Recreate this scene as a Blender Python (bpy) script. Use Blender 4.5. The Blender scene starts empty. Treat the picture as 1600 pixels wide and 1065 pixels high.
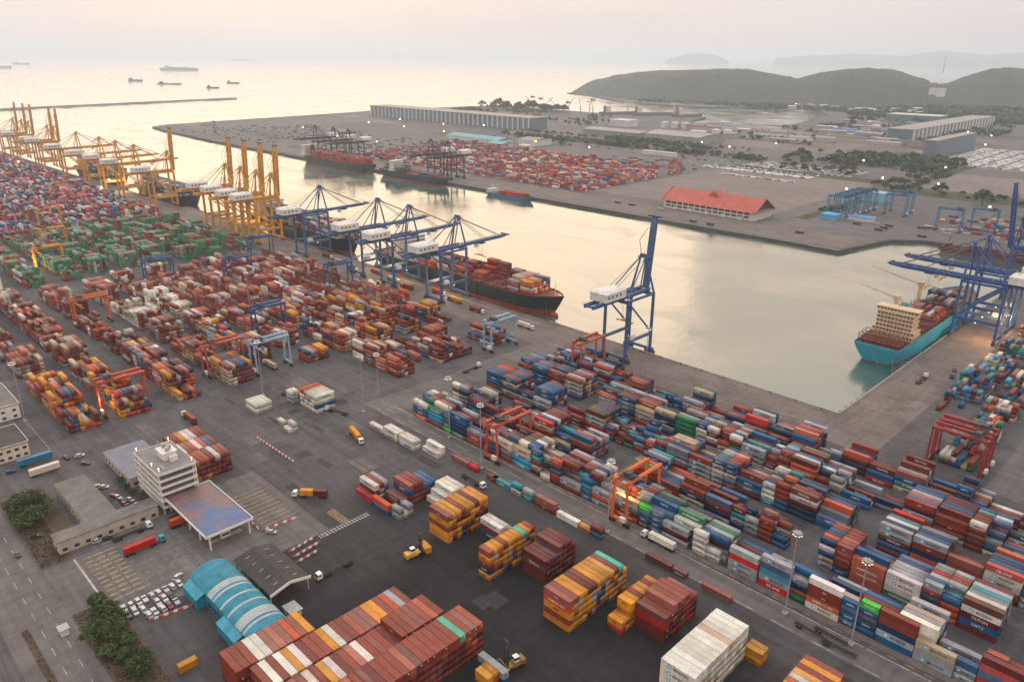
import bpy, bmesh, math, random
import numpy as np
from mathutils import Vector, Matrix
R = math.radians
rng = random.Random(11)
nrg = np.random.default_rng(5)
scene = bpy.context.scene
COL = scene.collection

# ---------------------------------------------------------------- camera
# world axes: X runs along the quay (towards the lower right of the picture), Y towards the far bank; metres
CAM_H = 190.0
F_PX, V_HOR, ROLL = 1185.0, 88.0, 0.006
PITCH = math.atan((532.5 - V_HOR) / F_PX)
cam_d = bpy.data.cameras.new('camera'); cam = bpy.data.objects.new('camera', cam_d); COL.objects.link(cam)
cam_d.sensor_width = 36.0; cam_d.lens = 36.0 * F_PX / 1600.0
cam_d.clip_start = 1.0; cam_d.clip_end = 200000.0
cam.location = (0, 0, CAM_H)
q = math.sqrt(.5)
right = Vector((q, q, 0)); fwd0 = Vector((-q, q, 0))
fwd = fwd0 * math.cos(PITCH) - Vector((0, 0, 1)) * math.sin(PITCH)
up = fwd0 * math.sin(PITCH) + Vector((0, 0, 1)) * math.cos(PITCH)
r2 = right * math.cos(ROLL) + up * math.sin(ROLL) * 1
u2 = up * math.cos(ROLL) - right * math.sin(ROLL) * 1
cam.matrix_world = Matrix(((r2.x, u2.x, -fwd.x, 0), (r2.y, u2.y, -fwd.y, 0), (r2.z, u2.z, -fwd.z, CAM_H), (0, 0, 0, 1)))
scene.camera = cam

# ---------------------------------------------------------------- sky, sun, exposure
SUN_AZ, SUN_EL = R(152), R(13)      # azimuth from +X, anticlockwise
sun_dir = Vector((math.cos(SUN_AZ) * math.cos(SUN_EL), math.sin(SUN_AZ) * math.cos(SUN_EL), math.sin(SUN_EL)))
world = bpy.data.worlds.new('World'); scene.world = world; world.use_nodes = True
nt = world.node_tree; N = nt.nodes; Lk = nt.links; N.clear()
w_out = N.new('ShaderNodeOutputWorld')
sky = N.new('ShaderNodeTexSky'); sky.sky_type = 'NISHITA'; sky.sun_disc = False
sky.sun_elevation = SUN_EL; sky.sun_rotation = math.atan2(sun_dir.x, sun_dir.y)
sky.air_density = 1.6; sky.dust_density = 4.0; sky.ozone_density = 1.5
bg1 = N.new('ShaderNodeBackground'); bg1.inputs[1].default_value = 0.05
thin = N.new('ShaderNodeVectorMath'); thin.operation = 'SCALE'; thin.inputs['Scale'].default_value = 0.08      # what the overcast veil lets through
Lk.new(sky.outputs[0], thin.inputs[0]); Lk.new(thin.outputs[0], bg1.inputs[0])
tc = N.new('ShaderNodeTexCoord')
sep = N.new('ShaderNodeSeparateXYZ'); Lk.new(tc.outputs['Generated'], sep.inputs[0])
ramp = N.new('ShaderNodeValToRGB'); Lk.new(sep.outputs[2], ramp.inputs[0])    # overcast veil, brighter overhead
er = ramp.color_ramp; er.elements[0].position = 0.0; er.elements[0].color = (.735, .655, .63, 1)
er.elements[1].position = 1.0; er.elements[1].color = (1.30, 1.32, 1.40, 1)
for p_, c_ in ((0.06, (.725, .66, .645, 1)), (0.15, (1.10, .89, .70, 1)), (0.34, (1.46, 1.18, .96, 1)), (0.6, (1.38, 1.28, 1.22, 1))):
    e_ = er.elements.new(p_); e_.color = c_
dotn = N.new('ShaderNodeVectorMath'); dotn.operation = 'DOT_PRODUCT'; Lk.new(tc.outputs['Generated'], dotn.inputs[0])
dotn.inputs[1].default_value = sun_dir
glow = N.new('ShaderNodeMapRange'); Lk.new(dotn.outputs['Value'], glow.inputs[0])
glow.inputs[1].default_value = 0.55; glow.inputs[2].default_value = 1.0; glow.interpolation_type = 'SMOOTHERSTEP'
glc = N.new('ShaderNodeMix'); glc.data_type = 'RGBA'; glc.blend_type = 'ADD'; glc.inputs[0].default_value = 1.0
lowv = N.new('ShaderNodeMapRange'); Lk.new(sep.outputs[2], lowv.inputs[0]); lowv.inputs[1].default_value = .0; lowv.inputs[2].default_value = .16; lowv.inputs[3].default_value = .03; lowv.interpolation_type = 'SMOOTHSTEP'   # sea mist dims the glow near the horizon
glm = N.new('ShaderNodeMath'); glm.operation = 'MULTIPLY'; Lk.new(glow.outputs[0], glm.inputs[0]); Lk.new(lowv.outputs[0], glm.inputs[1])
gm = N.new('ShaderNodeMix'); gm.data_type = 'RGBA'; Lk.new(glm.outputs[0], gm.inputs[0])
gm.inputs[6].default_value = (0, 0, 0, 1); gm.inputs[7].default_value = (0.30, 0.17, 0.08, 1)
nz = N.new('ShaderNodeTexNoise'); nz.inputs['Scale'].default_value = 2.2; nz.inputs['Detail'].default_value = 4
mp = N.new('ShaderNodeMapping'); mp.inputs[3].default_value = (1, 1, 5); Lk.new(tc.outputs['Generated'], mp.inputs[0]); Lk.new(mp.outputs[0], nz.inputs[0])
cl = N.new('ShaderNodeMapRange'); Lk.new(nz.outputs[0], cl.inputs[0]); cl.inputs[1].default_value = .3; cl.inputs[2].default_value = .7
cl.inputs[3].default_value = .93; cl.inputs[4].default_value = 1.06
vm = N.new('ShaderNodeVectorMath'); vm.operation = 'SCALE'; Lk.new(ramp.outputs[0], vm.inputs[0]); Lk.new(cl.outputs[0], vm.inputs['Scale'])
Lk.new(vm.outputs[0], glc.inputs[6]); Lk.new(gm.outputs[2], glc.inputs[7])
bg2 = N.new('ShaderNodeBackground'); bg2.inputs[1].default_value = 1.0; Lk.new(glc.outputs[2], bg2.inputs[0])
addw = N.new('ShaderNodeAddShader'); Lk.new(bg1.outputs[0], addw.inputs[0]); Lk.new(bg2.outputs[0], addw.inputs[1])
Lk.new(addw.outputs[0], w_out.inputs[0])

sd = bpy.data.lights.new('sun', 'SUN'); sd.energy = 1.0; sd.angle = R(60); sd.color = (1.0, 0.70, 0.42)
so = bpy.data.objects.new('sun', sd); COL.objects.link(so)
so.rotation_euler = (-sun_dir).to_track_quat('-Z', 'Y').to_euler(); so.location = (0, 0, 400)
vs = scene.view_settings
vs.view_transform = 'Standard'; vs.look = 'None'; vs.gamma = 1.0; vs.use_curve_mapping = False
vs.exposure = 0.14
cy = scene.cycles
cy.max_bounces = 6; cy.diffuse_bounces = 2; cy.glossy_bounces = 3; cy.transmission_bounces = 2; cy.volume_bounces = 2
cy.use_denoising = True
cy.sample_clamp_indirect = 4.0; cy.caustics_reflective = False; cy.caustics_refractive = False
try: cy.denoiser = 'OPENIMAGEDENOISE'
except Exception: pass

# ---------------------------------------------------------------- projection (used only to choose which containers get their own object)
def project(P):
    P = np.asarray(P, float).reshape(-1, 3)
    rx = (P[:, 0] + P[:, 1]) * q; ry = (P[:, 1] - P[:, 0]) * q; rz = P[:, 2] - CAM_H
    dep = ry * math.cos(PITCH) - rz * math.sin(PITCH); upv = ry * math.sin(PITCH) + rz * math.cos(PITCH)
    dep = np.where(dep < 1, 1, dep)
    x = F_PX * rx / dep; y = -F_PX * upv / dep
    c, s = math.cos(ROLL), math.sin(ROLL)
    return np.stack([800 + c * x + s * y, 532.5 - s * x + c * y], 1), dep

# ---------------------------------------------------------------- materials
def new_mat(name):
    m = bpy.data.materials.new(name); m.use_nodes = True
    n = m.node_tree.nodes; n.clear()
    o = n.new('ShaderNodeOutputMaterial'); b = n.new('ShaderNodeBsdfPrincipled')
    m.node_tree.links.new(b.outputs[0], o.inputs[0])
    return m, n, m.node_tree.links, b
def mathn(n, l, op, a, b=None, c=None):
    k = n.new('ShaderNodeMath'); k.operation = op
    for i, v in enumerate((a, b, c)):
        if v is None: continue
        if isinstance(v, (int, float)): k.inputs[i].default_value = v
        else: l.new(v, k.inputs[i])
    return k.outputs[0]
def noise(n, l, vec, scale, detail=3.0, rough=.55):
    t = n.new('ShaderNodeTexNoise'); t.inputs['Scale'].default_value = scale; t.inputs['Detail'].default_value = detail
    t.inputs['Roughness'].default_value = rough
    if vec is not None: l.new(vec, t.inputs['Vector'])
    return t.outputs[0]
def rngn(n, l, v, a, b, c, d):
    k = n.new('ShaderNodeMapRange'); l.new(v, k.inputs[0])
    for i, x in enumerate((a, b, c, d)): k.inputs[i + 1].default_value = x
    return k.outputs[0]
def mixc(n, l, fac, a, b, blend='MIX'):
    k = n.new('ShaderNodeMix'); k.data_type = 'RGBA'; k.blend_type = blend
    for i, v in ((0, fac), (6, a), (7, b)):
        if isinstance(v, (int, float)): k.inputs[i].default_value = v
        elif isinstance(v, tuple): k.inputs[i].default_value = v if len(v) == 4 else v + (1,)
        else: l.new(v, k.inputs[i])
    return k.outputs[2]
def geo_pos(n):
    return n.new('ShaderNodeNewGeometry')
MATS = {}
def plain(name, col, rough=.6, metal=0.0, var=.25, scale=.6, bump=0.0, dirt=None):
    """painted or mineral surface with blotches, fine grain and grime"""
    if name in MATS: return MATS[name]
    m, n, l, b = new_mat(name); g = geo_pos(n)
    a = noise(n, l, g.outputs['Position'], scale, 4); f = noise(n, l, g.outputs['Position'], scale * 9, 3)
    v = mathn(n, l, 'MULTIPLY', rngn(n, l, a, .3, .7, 1 - var, 1 + var * .6), rngn(n, l, f, .3, .7, 1 - var * .5, 1 + var * .4))
    vec = n.new('ShaderNodeVectorMath'); vec.operation = 'SCALE'; vec.inputs[0].default_value = col[:3]; l.new(v, vec.inputs['Scale'])
    out = vec.outputs[0]
    if dirt:
        d = noise(n, l, g.outputs['Position'], scale * 2.3, 6, .7)
        out = mixc(n, l, rngn(n, l, d, .55, .75, 0, .6), out, dirt)
    l.new(out, b.inputs['Base Color']); b.inputs['Roughness'].default_value = rough; b.inputs['Metallic'].default_value = metal; b.inputs['Specular IOR Level'].default_value = .3 if rough > .4 else .5
    if bump:
        bp = n.new('ShaderNodeBump'); bp.inputs['Strength'].default_value = .5; bp.inputs['Distance'].default_value = bump
        l.new(f, bp.inputs['Height']); l.new(bp.outputs[0], b.inputs['Normal'])
    MATS[name] = m; return m
def emit(name, col, strength):
    if name in MATS: return MATS[name]
    m, n, l, b = new_mat(name)
    g = geo_pos(n); v = rngn(n, l, noise(n, l, g.outputs['Position'], 3), .3, .7, .85, 1.1)
    b.inputs['Base Color'].default_value = (*col, 1); b.inputs['Emission Color'].default_value = (*col, 1)
    l.new(mathn(n, l, 'MULTIPLY', v, strength), b.inputs['Emission Strength'])
    MATS[name] = m; return m
def paint(name, attr):
    """container paint: colour from the object or from a face attribute, corrugation relief, roof dust, rust and streaks"""
    m, n, l, b = new_mat(name); g = geo_pos(n); pos = g.outputs['Position']
    if attr:
        c = n.new('ShaderNodeAttribute'); c.attribute_name = 'paint'; col = c.outputs['Color']
    else:
        c = n.new('ShaderNodeObjectInfo'); col = c.outputs['Color']
    sp = n.new('ShaderNodeSeparateXYZ'); l.new(pos, sp.inputs[0])
    sn = n.new('ShaderNodeSeparateXYZ'); l.new(g.outputs['True Normal'], sn.inputs[0])
    ax = mathn(n, l, 'ABSOLUTE', sn.outputs[0])
    tcoord = mathn(n, l, 'ADD', mathn(n, l, 'MULTIPLY', sp.outputs[0], mathn(n, l, 'SUBTRACT', 1.0, ax)), mathn(n, l, 'MULTIPLY', sp.outputs[1], ax))
    wv = mathn(n, l, 'SINE', mathn(n, l, 'MULTIPLY', tcoord, 2 * math.pi / .56))
    big = noise(n, l, pos, .22, 3); fine = noise(n, l, pos, 1.7, 5, .65)
    mp = n.new('ShaderNodeMapping'); mp.inputs[3].default_value = (1.3, 1.3, .12); l.new(pos, mp.inputs[0])
    streak = noise(n, l, mp.outputs[0], 1.6, 4)
    v = mathn(n, l, 'MULTIPLY', rngn(n, l, big, .3, .7, .80, 1.15), rngn(n, l, fine, .25, .75, .78, 1.14))
    v = mathn(n, l, 'MULTIPLY', v, rngn(n, l, streak, .35, .7, 1.05, .82))
    vec = n.new('ShaderNodeVectorMath'); vec.operation = 'SCALE'; l.new(col, vec.inputs[0]); l.new(v, vec.inputs['Scale'])
    out = vec.outputs[0]
    upf = rngn(n, l, sn.outputs[2], .5, .9, 0, 1)
    dust = mathn(n, l, 'MULTIPLY', upf, rngn(n, l, fine, .3, .75, .02, .15))
    out = mixc(n, l, dust, out, (.50, .36, .29))
    rust = mathn(n, l, 'MULTIPLY', rngn(n, l, noise(n, l, pos, .9, 6, .72), .60, .72, 0, 1), .36)
    out = mixc(n, l, rust, out, (.13, .055, .03))
    l.new(out, b.inputs['Base Color']); b.inputs['Roughness'].default_value = .6; b.inputs['Specular IOR Level'].default_value = .22
    bp = n.new('ShaderNodeBump'); bp.inputs['Strength'].default_value = .55; bp.inputs['Distance'].default_value = .06
    l.new(wv, bp.inputs['Height']); l.new(bp.outputs[0], b.inputs['Normal'])
    return m
PAINT_OBJ = paint('container_paint', False); PAINT_ATTR = paint('container_paint_mixed', True)
def ground_mat(name, c1, c2, c3, s1=.012, rough=.8, stain=.5, dark_tone=None):
    m, n, l, b = new_mat(name); g = geo_pos(n); pos = g.outputs['Position']
    a = noise(n, l, pos, s1, 5, .6); f = noise(n, l, pos, .35, 5, .7); s = noise(n, l, pos, .06, 6, .7)
    mp = n.new('ShaderNodeMapping'); mp.inputs[3].default_value = (.02, .35, 1); l.new(pos, mp.inputs[0])
    tr = noise(n, l, mp.outputs[0], 1.0, 4)                       # tyre lanes along the quay
    mp2 = n.new('ShaderNodeMapping'); mp2.inputs[3].default_value = (.35, .02, 1); l.new(pos, mp2.inputs[0])
    tr2 = noise(n, l, mp2.outputs[0], 1.0, 4)
    out = mixc(n, l, rngn(n, l, a, .35, .65, 0, 1), c1, c2)
    out = mixc(n, l, rngn(n, l, s, .48, .68, 0, min(1, stain * 1.5)), out, c3)
    out = mixc(n, l, rngn(n, l, noise(n, l, pos, .9, 4, .75), .62, .74, 0, .55), out, tuple(k * .7 for k in c3))      # oil drips and small stains
    if dark_tone:                                                       # asphalt colour darkened round the block-stacking area, fading out unevenly
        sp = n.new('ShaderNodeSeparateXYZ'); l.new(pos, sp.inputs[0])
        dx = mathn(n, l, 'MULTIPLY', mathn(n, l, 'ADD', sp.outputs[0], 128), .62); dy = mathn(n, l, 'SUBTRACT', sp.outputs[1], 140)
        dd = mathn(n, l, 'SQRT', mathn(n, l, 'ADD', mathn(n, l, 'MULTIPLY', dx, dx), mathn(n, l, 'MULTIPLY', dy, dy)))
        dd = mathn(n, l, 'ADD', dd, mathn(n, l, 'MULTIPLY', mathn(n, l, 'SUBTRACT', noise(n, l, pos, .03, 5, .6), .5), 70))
        fw = rngn(n, l, dd, 52, 112, 1, 0); out = mixc(n, l, fw, out, mixc(n, l, rngn(n, l, s, .4, .65, 0, 1), dark_tone, tuple(k * .68 for k in dark_tone)))
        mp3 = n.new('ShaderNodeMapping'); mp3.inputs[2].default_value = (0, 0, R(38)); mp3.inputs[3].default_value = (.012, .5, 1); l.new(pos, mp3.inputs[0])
        out = mixc(n, l, mathn(n, l, 'MULTIPLY', rngn(n, l, noise(n, l, mp3.outputs[0], 1.0, 3), .54, .72, 0, .42), rngn(n, l, a, .4, .6, .1, 1)), out, tuple(k * .7 for k in dark_tone))   # slanting tyre marks
    v = mathn(n, l, 'MULTIPLY', rngn(n, l, f, .3, .7, .86, 1.1), mathn(n, l, 'MULTIPLY', rngn(n, l, tr, .35, .65, .86, 1.1), rngn(n, l, tr2, .35, .65, .9, 1.08)))
    vec = n.new('ShaderNodeVectorMath'); vec.operation = 'SCALE'; l.new(out, vec.inputs[0]); l.new(v, vec.inputs['Scale'])
    l.new(vec.outputs[0], b.inputs['Base Color']); b.inputs['Roughness'].default_value = rough; b.inputs['Specular IOR Level'].default_value = .12
    bp = n.new('ShaderNodeBump'); bp.inputs['Strength'].default_value = .3; bp.inputs['Distance'].default_value = .05; l.new(f, bp.inputs['Height']); l.new(bp.outputs[0], b.inputs['Normal'])
    MATS[name] = m; return m

# ---------------------------------------------------------------- mesh helpers
class MB:
    def __init__(s): s.v = []; s.f = []; s.m = []; s.mi = 0
    def add(s, vs_, fs_):
        o = len(s.v); s.v.extend([tuple(v) for v in vs_]); s.f.extend([tuple(i + o for i in f) for f in fs_]); s.m.extend([s.mi] * len(fs_)); return s
    def box(s, x, y, z, sx, sy, sz, rz=0.0):     # centre x,y; bottom z
        c, sn = math.cos(rz), math.sin(rz); P = []
        for dz in (0, sz):
            for dx, dy in ((-1, -1), (1, -1), (1, 1), (-1, 1)):
                a, b_ = dx * sx / 2, dy * sy / 2; P.append((x + c * a - sn * b_, y + sn * a + c * b_, z + dz))
        return s.add(P, [(3, 2, 1, 0), (4, 5, 6, 7), (0, 1, 5, 4), (1, 2, 6, 5), (2, 3, 7, 6), (3, 0, 4, 7)])
    def bx(s, x0, x1, y0, y1, z0, z1): return s.box((x0 + x1) / 2, (y0 + y1) / 2, z0, abs(x1 - x0), abs(y1 - y0), z1 - z0)
    def beam(s, p, q_, w, h=None, w2=None, h2=None):
        p, q_ = Vector(p), Vector(q_); d = (q_ - p); h = h or w; w2 = w2 or w; h2 = h2 or h
        if d.length < 1e-6: return s
        d.normalize(); u = d.cross(Vector((0, 0, 1)))
        if u.length < 1e-3: u = Vector((1, 0, 0))
        u.normalize(); t = u.cross(d); P = []
        for c, a, b_ in ((p, w, h), (q_, w2, h2)):
            for i, j in ((-1, -1), (1, -1), (1, 1), (-1, 1)): P.append(c + u * (i * a / 2) + t * (j * b_ / 2))
        return s.add(P, [(3, 2, 1, 0), (4, 5, 6, 7), (0, 1, 5, 4), (1, 2, 6, 5), (2, 3, 7, 6), (3, 0, 4, 7)])
    def cyl(s, p, q_, r, n=8, r2=None):
        p, q_ = Vector(p), Vector(q_); d = (q_ - p).normalized(); r2 = r if r2 is None else r2
        u = d.cross(Vector((0, 0, 1)))
        if u.length < 1e-3: u = Vector((1, 0, 0))
        u.normalize(); t = u.cross(d); P = []
        for c, rr in ((p, r), (q_, r2)):
            for k in range(n):
                a = 2 * math.pi * k / n; P.append(c + u * (rr * math.cos(a)) + t * (rr * math.sin(a)))
        F = [tuple(range(n - 1, -1, -1)), tuple(range(n, 2 * n))] + [(k, (k + 1) % n, n + (k + 1) % n, n + k) for k in range(n)]
        return s.add(P, F)
    def prism(s, pts, z0, z1):
        n = len(pts); P = [(x, y, z0) for x, y in pts] + [(x, y, z1) for x, y in pts]
        return s.add(P, [tuple(range(n - 1, -1, -1)), tuple(range(n, 2 * n))] + [(k, (k + 1) % n, n + (k + 1) % n, n + k) for k in range(n)])
    def build(s, name, mats, parent=None, loc=None, smooth=False):
        me = bpy.data.meshes.new(name); me.from_pydata(s.v, [], s.f)
        for mm in (mats if isinstance(mats, (list, tuple)) else [mats]): me.materials.append(mm)
        if max(s.m, default=0): me.polygons.foreach_set('material_index', s.m)
        if smooth: me.polygons.foreach_set('use_smooth', [True] * len(s.f))
        o = bpy.data.objects.new(name, me); COL.objects.link(o)
        if parent is not None: o.parent = parent
        if loc: o.location = loc
        return o
def tag(o, label=None, cat=None, group=None, kind=None):
    if label: o['label'] = label
    if cat: o['category'] = cat
    if group: o['group'] = group
    if kind: o['kind'] = kind
    return o
def thing(name, label, cat, loc=(0, 0, 0), rz=0.0, group=None):
    o = bpy.data.objects.new(name, None); COL.objects.link(o); o.empty_display_size = .5
    o.location = loc; o.rotation_euler = (0, 0, rz); return tag(o, label, cat, group)
def struct(name, mb, m): return tag(mb.build(name, m), kind='structure')
KIDS = {}
def kids_of(o):
    if not KIDS or o.name not in KIDS:
        KIDS.clear()
        for x in bpy.data.objects:
            if x.parent: KIDS.setdefault(x.parent.name, []).append(x)
        KIDS.setdefault(o.name, [])
    return KIDS[o.name]
def copy_tree(o, parent=None):
    ch = list(kids_of(o)); c = o.copy(); COL.objects.link(c)
    if parent is not None: c.parent = parent
    for k in ch: copy_tree(k, c)
    return c
PROTO = {}
def place(key, maker, label, loc, rz=0.0, group=None):
    """first use builds the thing, later uses copy it with all its parts"""
    if key not in PROTO: o = maker(); PROTO[key] = o
    else:
        o = copy_tree(PROTO[key])
    o.location = loc; o.rotation_euler = (0, 0, rz); o['label'] = label
    if group: o['group'] = group
    return o
ORD = ['first', 'second', 'third', 'fourth', 'fifth', 'sixth', 'seventh', 'eighth', 'ninth', 'tenth', 'eleventh', 'twelfth', 'thirteenth', 'fourteenth', 'fifteenth', 'sixteenth', 'seventeenth', 'eighteenth', 'nineteenth', 'twentieth', 'twenty-first', 'twenty-second', 'twenty-third', 'twenty-fourth', 'twenty-fifth', 'twenty-sixth', 'twenty-seventh', 'twenty-eighth', 'twenty-ninth', 'thirtieth', 'thirty-first', 'thirty-second', 'thirty-third', 'thirty-fourth', 'thirty-fifth', 'thirty-sixth', 'thirty-seventh', 'thirty-eighth', 'thirty-ninth', 'fortieth']
# ================================================================ SETTING
def poly_obj(name, pts, z, m, depth=None):
    bm = bmesh.new(); vsx = [bm.verts.new((x, y, z)) for x, y in pts]; f = bm.faces.new(vsx); f.normal_update()
    if f.normal.z < 0: f.normal_flip()
    if depth is not None:
        n = len(vsx); lo = [bm.verts.new((x, y, depth)) for x, y in pts]
        for k in range(n):
            bm.faces.new((vsx[k], vsx[(k + 1) % n], lo[(k + 1) % n], lo[k]))
        bmesh.ops.recalc_face_normals(bm, faces=bm.faces[:])
    bmesh.ops.triangulate(bm, faces=[f])
    me = bpy.data.meshes.new(name); bm.to_mesh(me); bm.free(); me.materials.append(m)
    o = bpy.data.objects.new(name, me); COL.objects.link(o); return tag(o, kind='structure')

# --- sea
m, n, l, b = new_mat('sea_water'); g = geo_pos(n); pos = g.outputs['Position']
big = noise(n, l, pos, .004, 4, .6); sw = noise(n, l, pos, .012, 3, .55)
wp = n.new('ShaderNodeVectorMath'); wp.operation = 'SCALE'; wp.inputs['Scale'].default_value = 1.0
nzv = n.new('ShaderNodeTexNoise'); nzv.inputs['Scale'].default_value = .006; nzv.inputs['Detail'].default_value = 3; l.new(pos, nzv.inputs['Vector'])
ofs = n.new('ShaderNodeVectorMath'); ofs.operation = 'MULTIPLY_ADD'; l.new(nzv.outputs['Color'], ofs.inputs[0]); ofs.inputs[1].default_value = (220, 220, 0); l.new(pos, ofs.inputs[2])
swirl = noise(n, l, ofs.outputs[0], .010, 4, .5)
body = mixc(n, l, rngn(n, l, swirl, .44, .60, 0, 1), (.024, .070, .058), (.115, .125, .095))
l.new(body, b.inputs['Base Color'])
mpw = n.new('ShaderNodeMapping'); mpw.inputs[2].default_value = (0, 0, R(24)); mpw.inputs[3].default_value = (.25, 1.0, 1); l.new(ofs.outputs[0], mpw.inputs[0])
wind = noise(n, l, mpw.outputs[0], .022, 4, .6)                 # cat's paws and slicks
l.new(mathn(n, l, 'ADD', rngn(n, l, swirl, .4, .65, .05, .15), rngn(n, l, wind, .45, .62, 0, .14)), b.inputs['Roughness'])
b.inputs['IOR'].default_value = 2.35; b.inputs['Specular IOR Level'].default_value = .5
rip = noise(n, l, pos, .16, 4, .6); rip2 = noise(n, l, pos, .03, 3, .5)
hh = mathn(n, l, 'ADD', rip, mathn(n, l, 'MULTIPLY', rip2, 2.2))
bp = n.new('ShaderNodeBump'); bp.inputs['Strength'].default_value = .35; bp.inputs['Distance'].default_value = .35
l.new(hh, bp.inputs['Height']); l.new(bp.outputs[0], b.inputs['Normal'])
SEA = m
WZ = -3.5
poly_obj('sea', [(-60000, -20000), (20000, -60000), (60000, 20000), (0, 60000), (-40000, 50000)], WZ, SEA)

# --- land (one sheet, C-shaped round the harbour basin), quay faces going down into the water
YARD = ground_mat('yard_asphalt', (.080, .075, .078), (.114, .106, .108), (.046, .044, .046), dark_tone=(.029, .0265, .0285))
COAST = [(-2900, 3900), (-2946, 3371), (-2576, 3170), (-2186, 2883), (-1752, 2830), (-1523, 3160), (-1330, 3010), (-1190, 2760), (-1165, 2583), (-1110, 2400), (-1089, 2238), (-1140, 2230),
         (-1329, 2115), (-1369, 2169), (-1431, 2358), (-1560, 2330), (-1750, 2250), (-1819, 2193), (-1879, 2142), (-2250, 2290), (-2366, 2254), (-2414, 1939), (-2423, 1685), (-2369, 1460),
         (-2344, 1243), (-2300, 900), (-2270, 839), (-2137, 818)]
QUAY_FAR = [(-1800, 797), (-1389, 790), (-310.5, 799)]
LAND = [(-2700, -300), (900, -900), (3600, 300), (6000, 3500), (3500, 7500), (-1500, 6500)] + COAST + QUAY_FAR + [(-292, 890), (-262, 915), (-144.6, 915), (-144.6, 409.5), (-369, 409.5), (-1021, 398), (-1428, 390), (-2700, 380)]
FARG = ground_mat('far_land', (.098, .092, .097), (.142, .130, .130), (.055, .056, .058), s1=.004, stain=.4)
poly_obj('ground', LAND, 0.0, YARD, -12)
def sheet(name, x0, x1, y0, y1, z, m): return poly_obj(name, [(x0, y0), (x1, y0), (x1, y1), (x0, y1)], z, m)
CONC = ground_mat('quay_concrete', (.138, .115, .106), (.176, .148, .135), (.085, .075, .068), s1=.02, stain=.55)
DARK = ground_mat('dark_asphalt', (.028, .0265, .0275), (.042, .039, .039), (.019, .018, .019), s1=.02, stain=.45)
ROAD = ground_mat('road_asphalt', (.115, .105, .102), (.15, .135, .128), (.08, .074, .072), s1=.02, stain=.4)
SAND = ground_mat('open_gravel', (.165, .136, .128), (.20, .165, .152), (.12, .102, .096), s1=.006, stain=.5)
GRASS = ground_mat('rough_grass', (.035, .05, .022), (.055, .068, .03), (.09, .075, .045), s1=.03, stain=.5)
SOIL = ground_mat('bare_soil', (.09, .06, .04), (.12, .085, .06), (.06, .045, .032), s1=.05, stain=.5)
poly_obj('far_land', [(-2355, 1243), (-2310, 900), (-2272, 846), (-2137, 825), (-1800, 804), (-1389, 797), (-312, 806), (-294, 894), (-262, 921), (-60, 921), (3000, 921), (4000, 3000), (3000, 6000), (-1500, 6000), (-2800, 3900), (-2930, 3400), (-2570, 3200), (-2180, 2905), (-1750, 2850), (-1523, 3180), (-1310, 3020), (-1170, 2765), (-1145, 2583), (-1090, 2400), (-1075, 2215), (-1325, 2095), (-1380, 2150), (-1440, 2335), (-1750, 2235), (-2250, 2270), (-2350, 2240), (-2404, 1939), (-2413, 1685)], .02, FARG)
sheet('quay_apron', -1400, -144.9, 366, 398, .03, CONC); sheet('quay_apron', -369, -144.9, 398, 409.2, .03, CONC); sheet('quay_apron', -1020, -369, 398, 408.4, .03, CONC)
sheet('dock_apron', -144.3, -112, 372, 918, .05, CONC)
sheet('far_apron', -1600, -312, 807, 872, .05, CONC)
sheet('yard_road', -330, 60, 222.5, 234, .045, ROAD)
poly_obj('gantry_runway', [(-314, 230.2), (60, 239.2), (60, 242.3), (-314, 233.3)], .065, CONC)
sheet('yard_road', -344, -322, 222.6, 372, .055, ROAD)
poly_obj('main_road', [(-520, 24), (-40, 24), (-40, 44), (-300, 44), (-520, 42)], .04, ROAD)
poly_obj('gate_lanes', [(-304, 44.2), (-268, 44.2), (-250, 80), (-250, 140), (-318, 140), (-318, 68), (-304, 67)], .05, ROAD)
sheet('dock_road', -62, -44, 376, 1000, .055, ROAD)
# far side surfaces
sheet('open_yard', -730, -455, 905, 1290, .06, SAND); sheet('gravel_field', -405, -150, 1310, 1520, .06, SAND)
sheet('access_road', -452, -425, 870, 1900, .07, ROAD)
poly_obj('coastal_road', [(-1480, 1455), (-1100, 1375), (-735, 1318), (-735, 1340), (-1100, 1400), (-1480, 1490)], .07, ROAD)
sheet('grass_verge', -424, -408, 930, 1690, .07, GRASS); sheet('grass_verge', -408, -150, 1225, 1300, .07, GRASS)
sheet('grass_verge', -735, -455, 1292, 1340, .07, GRASS); sheet('car_storage', -500, -60, 1620, 2010, .06, SAND)
sheet('car_storage', -1150, -700, 1640, 2050, .06, SAND); sheet('logistics_yard', -2250, -1480, 1200, 1520, .06, FARG)
sheet('grass_verge', -1480, -1000, 1410, 1450, .08, GRASS)
r_ = random.Random(5)
for (x0, x1, y0, y1, z_) in ((-2250, -1400, 1182, 1196, .075), (-2100, -1340, 880, 892, .075), (-2200, -1480, 1060, 1070, .075), (-1990, -1978, 880, 1500, .08), (-1640, -1628, 880, 1500, .08), (-1340, -700, 1700, 1712, .075), (-1240, -620, 1900, 1911, .075), (-1000, -988, 1690, 2500, .08), (-820, -808, 1690, 2640, .08), (-1200, -600, 2120, 2131, .075), (-735, -728, 880, 1320, .08)): sheet('service_road', x0, x1, y0, y1, z_, ROAD)
LOT = [ground_mat('lot_pale', (.20, .175, .165), (.24, .21, .195), (.14, .125, .12), s1=.01), ground_mat('lot_dark', (.06, .056, .058), (.085, .078, .078), (.04, .038, .04), s1=.01), ground_mat('lot_green', (.045, .055, .03), (.07, .075, .045), (.09, .08, .06), s1=.02)]
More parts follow.
